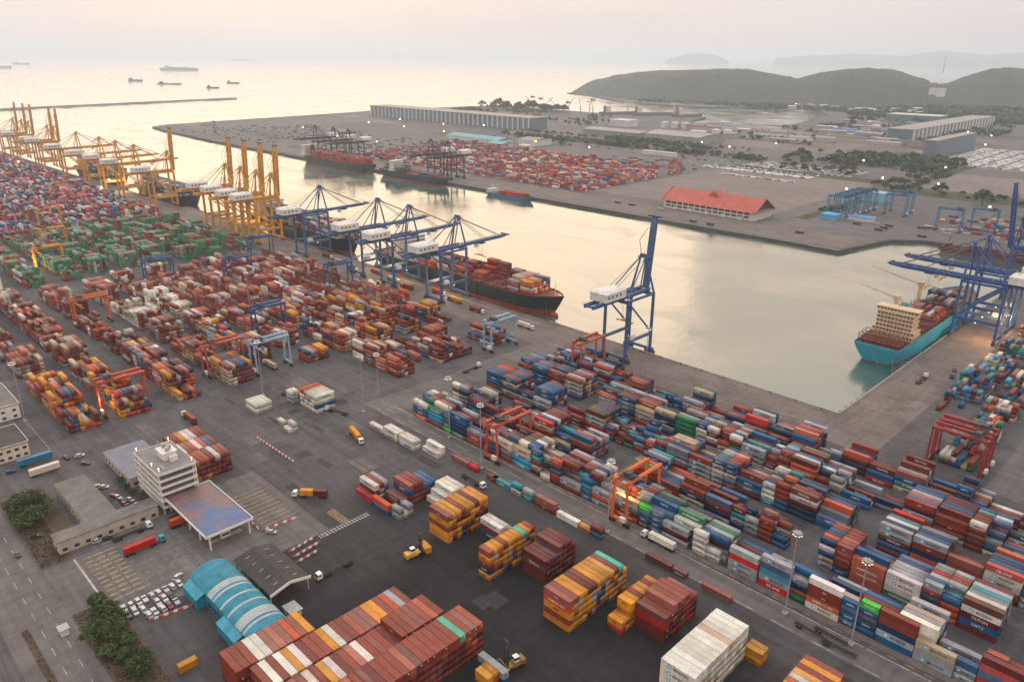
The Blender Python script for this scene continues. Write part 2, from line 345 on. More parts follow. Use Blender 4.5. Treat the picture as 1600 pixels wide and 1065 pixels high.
for k in range(60):
    x, y = (r_.uniform(-1230, -560), r_.uniform(1720, 2600)) if k < 42 else (r_.uniform(-2280, -1500), r_.uniform(860, 1480))
    sheet('yard_lot', x, x + r_.uniform(30, 130), y, y + r_.uniform(20, 70), .055 + k * .0002, r_.choice(LOT))
# verges by the gate
poly_obj('planted_verge', [(-372, 44.4), (-306, 44.4), (-306, 56), (-326, 62), (-372, 62)], .06, SOIL)
poly_obj('planted_verge', [(-269, 44.4), (-180, 44.4), (-180, 58), (-236, 58), (-268, 58)], .06, SOIL)
poly_obj('road_median', [(-272, 29), (-200, 29), (-200, 31.4), (-272, 31.4)], .12, SOIL, .05)

# --- painted lines
WHITE = plain('road_paint_white', (.42, .40, .37), .7, var=.5, scale=.5, dirt=(.14, .125, .115)); YELL = plain('road_paint_yellow', (.36, .25, .11), .7, var=.5, scale=.4, dirt=(.13, .115, .10))
mk = MB()
def stripe(x0, x1, y0, y1, z=.075): mk.add([(x0, y0, z), (x1, y0, z), (x1, y1, z), (x0, y1, z)], [(0, 1, 2, 3)])
for k in range(10):                                   # gate lane lines run along Y
    x = -300.6 + k * 3.7
    for j in range(7): stripe(x, x + .16, 60 + j * 4.9 + (k * 1.7) % 3, 61.8 + j * 4.9 + (k * 1.7) % 3)
stripe(-303.5, -269, 55.2, 55.9)
for k in range(6): stripe(-330 + 20 * k, -321 + 20 * k, 228.1, 228.35)
for k in range(26): stripe(-330 + k * 15, -322 + k * 15, 223.2, 223.45, .09); stripe(-330 + k * 15, -316 + k * 15, 233.2, 233.5, .09)
for k in range(2): stripe(-247.4 - k * 1.6, -247.1 - k * 1.6, 134, 158)
for j in range(17): stripe(-249.6, -246.4, 134 + j * 1.5, 134.4 + j * 1.5)
for j in range(12): stripe(-460 + j * 4.2, -457.6 + j * 4.2, 76, 76.3)
for j in range(40): stripe(-520 + j * 12, -515 + j * 12, 34.4, 34.6); stripe(-520 + j * 12, -515 + j * 12, 39.3, 39.5)
struct('road_marking', mk, WHITE)
mk = MB()
for x in (-143, -142.6, -115, -114.6): stripe(x, x + .16, 412, 905, .07)
for y in (377.8, 378.2, 405.8, 406.2): stripe(-1000, -150, y, y + .16, .07)
for x in (-136, -131.5, -127, -122.5): stripe(x, x + .14, 420, 900, .07)
for y in (383, 388, 393.5, 399): stripe(-1000, -150, y, y + .14, .07)
struct('crane_rail', mk, plain('rail_groove', (.075, .07, .066), .6, var=.5, scale=.3))
mk = MB()
for k in range(11):
    x = -302 + k * 3.4
    for j in range(3): stripe(x + .8, x + 1.5, 58 + j * 4.2, 61.4 + j * 4.2)
for k in range(11): stripe(-302 + k * 3.4, -301.6 + k * 3.4, 121, 136)
for k in range(9): stripe(-262 + k * 1.4, -261.4 + k * 1.4, 146, 150)
for k in range(60): stripe(-312 + k * 6, -309 + k * 6, 235.2, 235.5)
struct('road_marking', mk, YELL)

# --- repaired and stained pavement patches, drains
r_ = random.Random(41); pm, dm, dr = MB(), MB(), MB()
for k in range(90):
    x, y = r_.uniform(-420, -60), r_.uniform(62, 232); w, d = r_.uniform(3, 16), r_.uniform(2, 9); mm = pm if r_.random() < .5 else dm
    if -305 < x < -200 and y < 120: continue
    if mm is pm and (x > -280 and y < 215): continue
    mm.add([(x, y, .030 + k * .00008), (x + w, y, .030 + k * .00008), (x + w, y + d, .030 + k * .00008), (x, y + d, .030 + k * .00008)], [(0, 1, 2, 3)])
struct('pavement_patch', pm, ground_mat('patch_light', (.11, .10, .098), (.14, .125, .12), (.07, .065, .065), s1=.1)); struct('pavement_patch', dm, ground_mat('patch_dark', (.045, .042, .043), (.065, .06, .06), (.03, .028, .029), s1=.1))
for y in (141, 181, 206.6, 221.6): dr.add([(-420, y, .04), (-150 if y > 200 else -270, y, .04), (-150 if y > 200 else -270, y + .5, .04), (-420, y + .5, .04)], [(0, 1, 2, 3)])
for k in range(40):
    x, y = r_.uniform(-400, -70), r_.uniform(64, 230); dr.add([(x + .5 * math.cos(a * 1.047), y + .5 * math.sin(a * 1.047), .042) for a in range(6)], [tuple(range(6))])
struct('drain_cover', dr, plain('drain_iron', (.03, .028, .027), .6, var=.4, scale=2))
# --- kerbs, fenders, bollards along the quays
CONCB = plain('pale_concrete', (.34, .31, .28), .8, var=.3, scale=.8, bump=.02)
RUB = plain('black_rubber', (.02, .02, .021), .7, var=.3)
kb = MB(); kb.bx(-1020, -369.5, 397.9, 398.6, -.6, .35); kb.bx(-369, -145.2, 409, 409.7, -.6, .35); kb.bx(-145.1, -144.4, 409.8, 914, -.6, .35); kb.bx(-1389, -311, 798.7, 799.6, -.6, .35)
struct('quay_kerb', kb, CONCB)
def fender_make():
    f = MB(); f.cyl((0, 0, -2.6), (0, 0, -.2), .75, 8); f.bx(-.9, .9, -.5, -.1, -2.4, .1)
    return tag(f.build('quay_fender', RUB), None, 'fender')
for k in range(34): place('fender', fender_make, 'black rubber fender on the near quay face below the kerb', (-366 + k * 6.6, 410.3, 0), 0, 'fenders along the near quay')
for k in range(40): place('fender', fender_make, 'black rubber fender on the right-hand dock face below the kerb', (-145.7, 414 + k * 8, 0), R(90), 'fenders along the right dock')
def boll_make():
    f = MB(); f.cyl((0, 0, 0), (0, 0, .7), .3, 8); f.cyl((0, 0, .7), (0, 0, 1.0), .5, 8, .4)
    return tag(f.build('mooring_bollard', plain('bollard_iron', (.05, .045, .04), .6)), None, 'bollard')
for k in range(14): place('boll', boll_make, 'dark iron mooring bollard behind the near quay kerb', (-362 + k * 16, 407.6, .05), 0, 'bollards along the near quay')

# --- hills and islands
def ridge_terrain(name, ridge, mat, rows=9, seed=1, rough=14, tail=.35):
    """ridge: (front x, front y, ridge x, ridge y, height)"""
    r_ = np.random.default_rng(seed); A = np.array(ridge, float); n = len(A); S = 6
    t = np.linspace(0, n - 1, (n - 1) * S + 1); cols = np.stack([np.interp(t, np.arange(n), A[:, k]) for k in range(5)], 1)
    V = []; F = []; nr = rows * 2 + 1
    for i, (fx, fy, rx, ry, h) in enumerate(cols):
        for j in range(nr):
            s_ = j / rows
            x = fx + (rx - fx) * s_; y = fy + (ry - fy) * s_
            hs = (0.5 - 0.5 * math.cos(math.pi * min(s_, 1) ** .75)) if s_ <= 1 else (0.5 + 0.5 * math.cos(math.pi * (s_ - 1)))
            bumpy = (math.sin(i * .9 + j * 1.7) * .5 + math.sin(i * .37 - j * .8) + r_.normal() * .5) * rough * .35 * (hs ** .5) * (0.25 if j == rows else 1)
            z = h * hs + bumpy * min(1, h / 60) - (6 if j in (0, nr - 1) else 0)
            V.append((x, y, z))
    for i in range(len(cols) - 1):
        for j in range(nr - 1):
            a = i * nr + j; F.append((a, a + nr, a + nr + 1, a + 1))
    mb = MB(); mb.v = V; mb.f = F; mb.m = [0] * len(F)
    return tag(mb.build(name, mat, smooth=False), kind='structure')
m, n, l, b = new_mat('forest_hill'); g = geo_pos(n)
a_ = noise(n, l, g.outputs['Position'], .012, 6, .7); f_ = noise(n, l, g.outputs['Position'], .08, 4, .7)
l.new(mixc(n, l, rngn(n, l, f_, .35, .65, 0, 1), mixc(n, l, rngn(n, l, a_, .4, .6, 0, 1), (.010, .020, .014), (.022, .036, .02)), (.036, .048, .028)), b.inputs['Base Color']); b.inputs['Roughness'].default_value = .9
bp = n.new('ShaderNodeBump'); bp.inputs['Distance'].default_value = 8; l.new(f_, bp.inputs['Height']); l.new(bp.outputs[0], b.inputs['Normal'])
FOREST = m
ridge_terrain('hills', [(-2889, 3325, -2905, 3350, 0), (-2870, 3318, -2985, 3480, 8), (-2845, 3310, -3060, 3610, 18), (-2798, 3299, -3120, 3720, 30), (-2700, 3250, -3160, 3830, 44), (-2582, 3196, -3150, 3899, 58), (-2449, 3133, -2988, 3823, 82), (-2154, 2993, -2628, 3652, 113), (-1907, 2930, -2326, 3574, 129), (-1777, 2974, -2168, 3628, 135), (-1674, 3057, -2043, 3730, 132), (-1593, 3123, -1943, 3810, 116), (-1522, 3181, -1856, 3881, 91), (-1376, 3073, -1678, 3750, 124), (-1300, 3136, -1586, 3826, 144), (-1243, 3182, -1517, 3882, 146), (-1149, 3259, -1402, 3976, 134), (-1075, 3320, -1311, 4051, 103), (-1060, 3386, -1294, 4131, 76), (-1046, 3453, -1276, 4212, 72), (-1002, 3544, -1223, 4324, 107), (-939, 3654, -1145, 4458, 144), (-893, 3750, -1089, 4575, 152), (-815, 3813, -995, 4652, 146), (-680, 4043, -830, 4933, 119), (-540, 4283, -658, 5226, 90), (-300, 4400, -330, 5300, 70), (200, 4500, 240, 5400, 60)], FOREST)
ISL = plain('island_forest', (.04, .05, .03), .9, var=.3, scale=.002)
def isl(pts):
    return [(x * .955, y * .955, x, y, max(h - 120, 5) * 1.0 + 110 if h > 205 else 20) for x, y, h in pts]
def isl_far(pts, k): return [(x * k * .955, y * k * .955, x * k, y * k, h) for x, y, h in pts]
ridge_terrain('island_hills', isl_far([(-9600, 14000, 40), (-9520, 14084, 150), (-9303, 14229, 250), (-9030, 14403, 330), (-8812, 14538, 270), (-8593, 14669, 150), (-8500, 14700, 40)], 1.5), ISL, 5, 3, 18)
ridge_terrain('island_hills', isl_far([(-9150, 17780, 40), (-9078, 17821, 190), (-8628, 18043, 240), (-7864, 18389, 280), (-7612, 18495, 330), (-7298, 18621, 280), (-6618, 18873, 260), (-6253, 18997, 350), (-5952, 19094, 395), (-5537, 19218, 360), (-5071, 19346, 290), (-4615, 19460, 350), (-4170, 19561, 370), (-3628, 19668, 310), (-3000, 19774, 290), (-1500, 20000, 330), (0, 20200, 280)], 1.3), ISL, 5, 7, 24)

# --- breakwater
bw = MB()
def rubble(p, q_, w, h, seed):
    r_ = random.Random(seed); p, q_ = Vector(p), Vector(q_); n_ = 60; d = (q_ - p); t = Vector((-d.y, d.x, 0)).normalized(); P = []
    for k in range(n_ + 1):
        c = p + d * (k / n_)
        for s_, z in ((-1, WZ - 1), (-.35, h + r_.uniform(-.5, .5)), (.35, h + r_.uniform(-.5, .5)), (1, WZ - 1)): P.append(c + t * (s_ * w + r_.uniform(-1, 1)) + Vector((0, 0, z)))
    bw.add(P, [(a * 4 + j, a * 4 + j + 1, a * 4 + 5 + j, a * 4 + 4 + j) for a in range(n_) for j in range(3)])
rubble((-3100, -500, 0), (-3540, 1706, 0), 14, 2.4, 3)
tag(bw.build('breakwater', plain('rubble_stone', (.16, .14, .125), .9, var=.4, scale=.1)), 'long low rubble breakwater crossing the open sea at left', 'breakwater')

# --- air
m = bpy.data.materials.new('haze_air'); m.use_nodes = True; n = m.node_tree.nodes; n.clear()
o_ = n.new('ShaderNodeOutputMaterial'); pv = n.new('ShaderNodeVolumePrincipled')
pv.inputs['Color'].default_value = (.72, .835, .97, 1); pv.inputs['Density'].default_value = 0.000082; pv.inputs['Anisotropy'].default_value = 0.5
m.node_tree.links.new(pv.outputs[0], o_.inputs['Volume'])
hz = MB(); hz.bx(-66000, 66000, -66000, 66000, -14, 420); HZ = hz.build('haze', m); tag(HZ, 'thin even sea haze over the whole harbour', 'haze', None, 'stuff')
HZ.display_type = 'WIRE'
# ================================================================ CONTAINERS
CC = {'r': (.215, .034, .020), 'm': (.115, .015, .014), 'o': (.48, .062, .012), 's': (.40, .085, .04), 'y': (.57, .23, .010), 'w': (.62, .585, .53), 'g': (.29, .31, .335),
      'b': (.004, .085, .215), 'n': (.005, .032, .092), 'e': (.012, .15, .07), 'l': (.035, .46, .035), 't': (.010, .22, .26), 'p': (.66, .018, .17), 'k': (.44, .33, .22),
      'R': (.43, .013, .010), 'M': (.06, .43, .31), 'c': (.006, .29, .50), 'd': (.16, .028, .016), 'G': (.16, .175, .195)}
CNAME = {'r': 'rust red', 'm': 'maroon', 'o': 'orange', 's': 'salmon', 'y': 'mustard yellow', 'w': 'white', 'g': 'pale grey', 'b': 'blue', 'n': 'navy', 'e': 'dark green', 'l': 'bright green',
         't': 'teal', 'p': 'pink', 'k': 'beige', 'R': 'bright red', 'M': 'mint green', 'c': 'cyan', 'd': 'brown', 'G': 'dark grey'}
MARK = {'g': ('MAERSK', (.05, .07, .11), 1), 'w': ('MAERSK', (.05, .07, .11), 1), 'k': ('MAERSK', (.05, .07, .11), 1), 'b': ('KMTC', (.75, .75, .72), 0), 'n': ('KMTC', (.75, .75, .72), 0), 'R': ('CK LINE', (.8, .78, .74), 0),
        'o': ('HAMBURG SÜD', (.8, .78, .74), 0), 's': ('HAMBURG SÜD', (.8, .78, .74), 0), 'e': ('EVERGREEN', (.75, .76, .72), 0), 'l': ('EVERGREEN', (.75, .76, .72), 0), 'p': ('ONE', (.85, .8, .8), 0), 'y': ('MSC', (.05, .04, .03), 0),
        'm': ('TRITON', (.7, .66, .62), 0), 'r': ('tex', (.7, .66, .62), 0), 't': ('K LINE', (.75, .75, .72), 0), 'c': ('K LINE', (.75, .75, .72), 0)}
TEXT = {}
def text_mesh(s):
    """flat lettering, baseline left at 0,0; capital height 1; lies in XZ, facing -Y"""
    if s in TEXT: return TEXT[s]
    cu = bpy.data.curves.new('t', 'FONT'); cu.body = s; cu.size = 1.0; cu.resolution_u = 2; cu.offset = .012
    o = bpy.data.objects.new('t', cu); COL.objects.link(o)
    me = bpy.data.meshes.new_from_object(o.evaluated_get(bpy.context.evaluated_depsgraph_get()))
    V = np.array([v.co[:] for v in me.vertices]); F = [tuple(p.vertices) for p in me.polygons]
    V[:, 0] -= V[:, 0].min(); V /= .69; P = np.stack([V[:, 0], np.zeros(len(V)), V[:, 1]], 1)
    bpy.data.objects.remove(o); bpy.data.curves.remove(cu); bpy.data.meshes.remove(me)
    TEXT[s] = (P, F, float(P[:, 0].max())); return TEXT[s]
def star_mesh():
    P = []; F = []
    for k in range(12): a = 2 * math.pi * k / 12; P.append((.62 * math.copysign(abs(math.cos(a)) ** .35, math.cos(a)), 0, .62 * math.copysign(abs(math.sin(a)) ** .35, math.sin(a))))
    F.append(tuple(range(12)))
    Q = [(0, -.012, 0)]
    for k in range(14): a = math.pi / 2 + 2 * math.pi * k / 14; r_ = .5 if k % 2 == 0 else .22; Q.append((r_ * math.cos(a), -.012, r_ * math.sin(a)))
    G = [(0, 1 + k, 1 + (k + 1) % 14) for k in range(14)]
    return P, F, Q, G
STAR = star_mesh()
CW = 2.438
def body_arrays(L, h, simple=False):
    """container shell, centre of base at the origin, long side along X: corner posts, rails, recessed panels"""
    mb = MB()
    if simple:
        mb.bx(-L / 2, L / 2, -CW / 2, CW / 2, 0, h); return np.array(mb.v), mb.f[1:]
    e = .05
    mb.bx(-L / 2 + e, L / 2 - e, -CW / 2 + e, CW / 2 - e, .1, h - .05)
    for sx in (-1, 1):
        for sy in (-1, 1): mb.box(sx * (L / 2 - .09), sy * (CW / 2 - .09), 0, .18, .18, h)
        for z, hh in ((.02, .17), (h - .13, .12)): mb.box(sx * (L / 2 - .05), 0, z, .098, CW - .37, hh)
    for sy in (-1, 1):
        for z, hh in ((.02, .16), (h - .1, .09)): mb.box(0, sy * (CW / 2 - .05), z, L - .37, .096, hh)
    return np.array(mb.v), mb.f
BODY = {}
def body(L, h, simple):
    k = (L, h, simple)
    if k not in BODY: BODY[k] = body_arrays(L, h, simple)
    return BODY[k]

CONT = []      # records: [x, y, z, L, h, ori, colour, label, front_vis, end_vis, top_vis]
def c_add(x, y, z, L, h, ori, col, label, fr, en, tp): CONT.append([x, y, z, L, h, ori, col, label, fr, en, tp])
def pick(pal): return rng.choice(pal)
def L40(): return 12.19
def stack_rows(phrase, xr, y0, cols, tiers, pal, L=12.19, tops=None, h=2.6, ori=0, rev=False, skip=(), fronts=None, end=None):
    """one row of columns side by side along Y, right-hand ends at xr; cols numbered from the near end"""
    T = [tiers] * cols if isinstance(tiers, int) else list(tiers)
    p = 2.54
    for i in range(cols):
        x = xr - L / 2 if ori == 0 else xr - (i + .5) * p
        y = y0 + (i + .5) * p if ori == 0 else y0 + L / 2
        prev = T[i - 1] if i else 0
        if ori == 1: prev = T[i - 1] if i else 0
        for t in range(T[i]):
            if (i, t) in skip: continue
            top = t == T[i] - 1
            col = tops[i] if (top and tops) else pick(pal)
            if fronts and i == 0 and t < len(fronts): col = fronts[t]
            jx = rng.uniform(-.06, .06); jy = rng.uniform(-.03, .03)
            nm = 'top' if top and T[i] > 1 else ('lone' if T[i] == 1 else ('bottom' if t == 0 else ORD[t]))
            lab = f"{CNAME[col]} container, {nm} tier, {ORD[i]} from near end, {phrase}"
            fr = t >= prev
            c_add(x + jx, y + jy, t * h, L, h, ori, col, lab, fr if ori == 0 else True, True if ori == 0 else fr, top)

RUST = 'rrrrrrmmmdds'; YEL = 'yyyyyyyymrmrb'
# --- dark red stacks at the bottom edge
stack_rows('tall rust-red stack at bottom', -151.0, 82.2, 22, 5, RUST + 'rrmm', tops='rrrsrrmrrrsmrrrrrrMrrs', rev=True)
stack_rows('mixed stack behind rust-red one', -164.3, 74.0, 23, [4] * 16 + [5] * 7, RUST + 'rm', tops='rwrrwrywmrswrrrmrrrrrsr')
stack_rows('third stack from the bottom edge', -177.4, 74.0, 22, 4, RUST, tops='rwrwywmrrywrrsrryyrogr')
stack_rows('low stack touching the cyan shed', -190.4, 70.0, 11, 4, RUST, tops='rrrwwrsrory')
# --- yellow, maroon and white stacks on the dark yard
stack_rows('tall yellow stack behind yellow handler', -206.3, 169.5, 9, 5, YEL, tops='ryyryymyy', fronts='yyryr')
stack_rows('narrow yellow stack beside maroon one', -176.9, 165.3, 10, 5, YEL + 'gb', L=6.06, tops='ryyryyyMyr', fronts='ynryr')
stack_rows('maroon stack among yellow ones', -160.6, 179.2, 7, [4, 4, 4, 5, 5, 5, 4], 'mmmmmmd', tops='mmmmmmm')
stack_rows('the longest yellow stack', -137.0, 166.0, 13, [5] * 12 + [4], YEL + 'yygb', tops='rryymryyyyrMy', fronts='yryor')
stack_rows('small yellow stack against dark red one', -123.2, 178.0, 10, [2, 2, 4, 4, 4, 4, 4, 4, 4, 3], 'yyyyrmo', L=6.06, tops='yyyyryyrys', fronts='Ry')
stack_rows('dark red stack before white one', -110.5, 185.5, 8, [4, 4, 5, 5, 5, 5, 4, 4], 'rmmmRr', tops='rrrrrrrr', fronts='mmRm')
stack_rows('big white stack at the bottom', -87.3, 166.5, 13, 5, 'wwwwwk', tops='wwwwwwwwkwwww', h=2.72)
stack_rows('yellow pair behind the white stack', -81.6, 199.2, 2, 2, 'yyyr', L=6.06, tops='yy')
stack_rows('mixed stack at bottom right corner', -56.2, 184.0, 7, 5, 'yrsgwyro', tops='yswyryr', L=12.19)
stack_rows('loose pair beside the dark handler', -135.5, 132.6, 1, 2, 'gb', tops='g'); stack_rows('the yellow pair at the bottom edge', -137.5, 127.5, 2, 2, 'yyo', tops='yy', L=6.06)
# --- mixed stacks in the middle of the dark yard
stack_rows('white-topped stack on open asphalt', -254.0, 164.3, 4, [1, 3, 3, 3], 'wgrbk', tops='Rwrg')
stack_rows('orange-over-blue pair on open asphalt', -240.2, 163.6, 1, 2, 'bo', tops='o', fronts='bo'); stack_rows('the short grey pair', -234.0, 165.4, 3, [2, 1, 2], 'gwk', tops='gwg', L=6.06)
stack_rows('brown stack on the open asphalt', -239.6, 170.6, 9, [2, 2, 4, 4, 4, 3, 3, 3, 2], 'rrmdyb', tops='mmrrrbbbw')
stack_rows('white stack behind the yellow one', -226.4, 184.0, 5, [1, 2, 3, 3, 3], 'wwwg', tops='wwwww')
stack_rows('white pair beside narrow yellow stack', -190.6, 184.4, 3, [3, 3, 2], 'rwbg', tops='wwg', fronts='brw')
# --- reefers and loose boxes on the asphalt
stack_rows('first white box by the road', -306.0, 208.2, 1, 1, 'w', tops='w'); stack_rows('second white group by the road', -292.6, 207.8, 2, 2, 'w', tops='ww')
stack_rows('third white group by the road', -279.2, 208.0, 2, 2, 'w', tops='ww'); stack_rows('last white group by the road', -264.4, 212.0, 2, [1, 2], 'w', tops='ww')
stack_rows('white block on the road corner', -375.4, 171.4, 4, 2, 'w', tops='wwww')
stack_rows('alone beside the white block', -351.5, 174.6, 1, 1, 'w', tops='w', L=6.06); stack_rows('stepped white boxes by the block', -340.5, 172.4, 2, [1, 2], 'w', tops='ww', L=6.06)
for x, L, ch, tr in ((-247.0, 12.19, 'r', 1), (-240.5, 6.06, 'R', 1), (-226.8, 6.06, 'r', 1), (-217.6, 12.19, 't', 1), (-210.8, 6.06, 'wt', 2), (-203.4, 6.06, 'tg', 2), (-189.6, 12.19, 'rr', 2), (-176.2, 12.19, 'w', 1), (-169.6, 6.06, 'y', 1), (-163.2, 6.06, 'bm', 2)):
    nm_ = {'r': 'rust', 'R': 'red', 't': 'teal', 'wt': 'teal-topped', 'tg': 'grey-topped', 'rr': 'long rust', 'w': 'long white', 'y': 'yellow', 'bm': 'maroon-topped'}[ch]
    stack_rows(f'{nm_} box along the kerb road' if x != -226.8 else 'tiny rust box along kerb road', x, 216.6, 1, tr, ch, L=L, tops=ch[-1], fronts=ch)
for x, L, ch in ((-131.0, 12.19, 'm'), (-124.3, 6.06, 'm'), (-104.9, 12.19, 'r')):
    stack_rows({-131.0: 'long maroon box on kerb road', -124.3: 'short maroon box on kerb road', -104.9: 'last rust box on kerb road'}[x], x, 220.0, 1, 1, ch, L=L, tops=ch)
# --- white and blue stack with long sides facing right
stack_rows('white stack facing open asphalt', -351.6, 195.8, 7, 4, 'wwwwgk', tops='wwwwkro', ori=1, fronts='wbww'); stack_rows('low grey boxes left of it', -372.0, 192.0, 4, [3, 3, 2, 2], 'gwkd', tops='wwgg', ori=0, L=6.06)
# --- stack behind the control tower
stack_rows('front stack behind the white tower', -326.2, 115.8, 7, 4, 'rrrrmsy', tops='srsrwrr'); stack_rows('middle stack behind the white tower', -339.0, 115.8, 7, 4, 'rrmswy', tops='wrswsbr'); stack_rows('rear stack behind the white tower', -351.8, 115.8, 7, 4, 'rrmsy', tops='rrywwrr')
stack_rows('alone beside the hedge', -213.6, 61.0, 1, 1, 'y', L=6.06, tops='y', ori=1)
NEAR_N = len(CONT)

# --- the yards worked by gantry cranes
def yard(phrase, x0, x1, y0, rows, pal, base=3.6, amp=1.9, seed=0, ori=0, empty=.10, gaps=(), h=2.6, maxt=5, pal_fn=None, p20=.38, slope=0.0, skip0=False):
    """bays along X (ori 0) or Y (ori 1); rows across; x0..x1 is the long extent, y0 the near edge across"""
    r_ = random.Random(seed * 7919 + 13); BAY = 12.75; nb = int((x1 - x0) / BAY); H = {}; K = {}
    ph = r_.uniform(0, 6)
    for bq in range(nb):
        xc = x1 - (bq + .5) * BAY
        if any(a < xc < b_ for a, b_ in gaps): continue
        bay_empty = r_.random() < empty * .6; K[bq] = r_.random() < p20
        lvl = base + amp * .5 * (math.sin(bq * 1.13 + ph) + .6 * math.sin(bq * 2.7 + ph * 2)) + r_.uniform(-1.5, 1.5)
        cut = r_.randint(1, rows - 1); d2 = r_.choice((0, 0, 0, 1, -1, -2, 1, -3)); lo_ = r_.random() < empty * .8
        for s_ in range(2 if K[bq] else 1):
            ds = r_.choice((0, 0, 0, 1, -1)) if K[bq] else 0
            for rw in range(rows):
                hh = lvl + ds + (d2 if rw >= cut else 0) + r_.choice((0, 0, 0, 0, 0, 0, 1, -1, -1))
                if r_.random() < empty * .4: hh -= 2.5
                if lo_: hh = min(hh, r_.choice((0, 1, 1, 2)))
                H[bq, s_, rw] = 0 if bay_empty else max(0, min(maxt, int(round(hh))))
    for (bq, s_, rw), T in H.items():
        L = 6.06 if K[bq] else 12.19
        a = x1 - (bq + .5) * BAY + ((-3.15 if s_ else 3.15) if K[bq] else 0); c = y0 + rw * 2.6 + 1.25
        def hh_at(bq2, s2, rw2):
            return max([H.get((bq2, s3, rw2), 0) for s3 in s2])
        main = r_.choice(pal_fn(a, c) if pal_fn else pal); alt = r_.choice(pal_fn(a, c) if pal_fn else pal)
        if skip0 and rw == 0: continue
        for t in range(T):
            tp = t == T - 1
            fr = t >= H.get((bq, s_, rw - 1), 0)
            if ori == 0:
                en = t >= (H.get((bq, 0, rw), 0) if s_ == 1 else hh_at(bq - 1, (1, 0) if not K.get(bq - 1) else (1,), rw))
            else:   # long axis along Y: near end faces -Y (lower a), long side faces +X (higher c)
                fr = t >= H.get((bq, s_, rw + 1), 0)
                en = t >= (H.get((bq, 1, rw), 0) if (K[bq] and s_ == 0) else hh_at(bq + 1, (0,), rw))
            col = main if r_.random() < .35 else (alt if r_.random() < .2 else r_.choice(pal_fn(a, c) if pal_fn else pal))
            x, y = (a, c + slope * (a + 170)) if ori == 0 else (c, a)
            nm = 'top' if tp and T > 1 else ('bottom' if t == 0 else ORD[t])
            half = '' if not K[bq] else (' left half of' if s_ else ' right half of')
            bo_ = ORD[min(bq, 39)]
            lab = f"{CNAME[col]} container, {nm} tier, {ORD[rw]} row, {bo_} bay from right, {phrase}" if not K[bq] else f"{CNAME[col]} short container, {nm} tier, {ORD[rw]} row, {'left' if s_ else 'right'} of {bo_} bay, {phrase}"
            c_add(x + r_.uniform(-.08, .08), y + r_.uniform(-.04, .04), t * h, L, h, ori, col, lab, fr, en, tp)
RPAL = 'bbbbbbbnnnnnmmmmmrrrrrrgggggwwRoetkdsG'
for k, (y0, nm) in enumerate(((237, 'roadside block'), (264, 'second block'), (291, 'middle block'), (318, 'fourth block'), (345, 'quayside block'))):
    yard(nm, -313, 60, y0, 6, RPAL + ('ggw' if k == 0 else ''), base=4.4 if k < 4 else 3.5, amp=1.2, seed=20 + k, empty=.045 if k < 4 else .16, p20=.34, slope=.024, skip0=k == 0)
FRONT = ((-312, 40, 'obbw'), (-299.3, 40, 'rcce'), (-287, 20, 'lbnb'), (-280.8, 40, 'ennbb'), (-268, 40, 'rRG'), (-255, 40, 'mbr'), (-247.6, 40, 'rGkw'), (-235, 40, 'ccgk'), (-222.6, 20, 'mgrtb'), (-216.3, 20, 'w'), (-210.2, 20, 'dRbms'), (-203.9, 40, 'rg'), (-191.4, 20, 'bbtb'), (-185, 40, 'gsg'), (-172.4, 40, 'omgk'), (-160, 20, 'mbbl'), (-153.8, 20, 'bbbb'), (-147.4, 40, 'gmg'), (-132.8, 20, 'wwww'), (-126.6, 20, 'ww'), (-116.6, 40, 'ggRg'), (-103.6, 40, 'Rgcbg'), (-91.2, 20, 'emng'), (-84.9, 40, 'wsrrw'), (-72.5, 20, 'bbbb'), (-66.3, 20, 'bbnbl'), (-59.9, 40, 'bgnrr'), (-47.5, 40, 'ggk'), (-35.1, 20, 'ggb'), (-28.8, 40, 'RRbRm'), (-16.4, 40, 'Rrgm'), (-4, 40, 'rrb'))
for i_, (xl_, ft_, cols_) in enumerate(FRONT):
    L_ = 12.19 if ft_ == 40 else 6.06
    for t_, ch_ in enumerate(cols_):
        nm_ = 'top' if t_ == len(cols_) - 1 else ('bottom' if t_ == 0 else ORD[t_])
        c_add(xl_ + L_ / 2, 238.25 + .024 * (xl_ + 176), t_ * 2.6, L_, 2.6, 0, ch_, f'{CNAME[ch_]} container, {nm_} tier, {ORD[len(FRONT) - 1 - i_]} stack from right, front row along kerb road', True, t_ >= (len(FRONT[i_ + 1][2]) if i_ + 1 < len(FRONT) else 0), t_ == len(cols_) - 1)
LPAL = 'rrrrrrrmmmmmddssoggwwkkybyn'
def left_pal(x, y):
    if -625 < x < -565 and 178 < y < 225: return 'wwwwwwkkgwrm'
    if x > -520: return 'rrrrrrmmmdssowwgkyybn' if y > 140 else 'rrrmmdoosyyyykbg'
    if x > -700: return 'rrrrrrmmmdddsoggwkk'
    if x > -960: return 'eeeeeeeermdreemgr' if y > 150 else 'eewwwggrm'
    return 'bbbbnnrrrrRmmsgggwwop' 
for k, y0 in enumerate((89, 115, 147, 178, 204, 232, 258, 285, 311, 340)):
    xr = -421.0; gp = [(-560, -545), (-735, -706), (-985, -965), (-1240, -1222), (-1500, -1480)]
    if y0 == 204: gp.append((-452, -421))
    yard('rust-coloured left yard', -1950, xr, y0, 6, LPAL, base=4.35 if y0 > 100 else 3.5, amp=1.2, seed=50 + k, empty=.11, gaps=gp, pal_fn=left_pal, p20=.2)
for k, (y0, x0, x1, b_) in enumerate(((259.5, -412, -360, 3.8), (232, -386, -360, .4), (285, -412, -372, 2.0), (294, -412, -360, 3.4), (309, -399, -360, 4.2), (340, -386, -360, 3.6), (355, -399, -374, 1.6))):
    yard('rust stacks nearest pale gantry', x0, x1, y0, 5, 'rrrrrmmdsgwkb', base=b_, amp=.8, seed=80 + k, empty=.03, p20=.1)
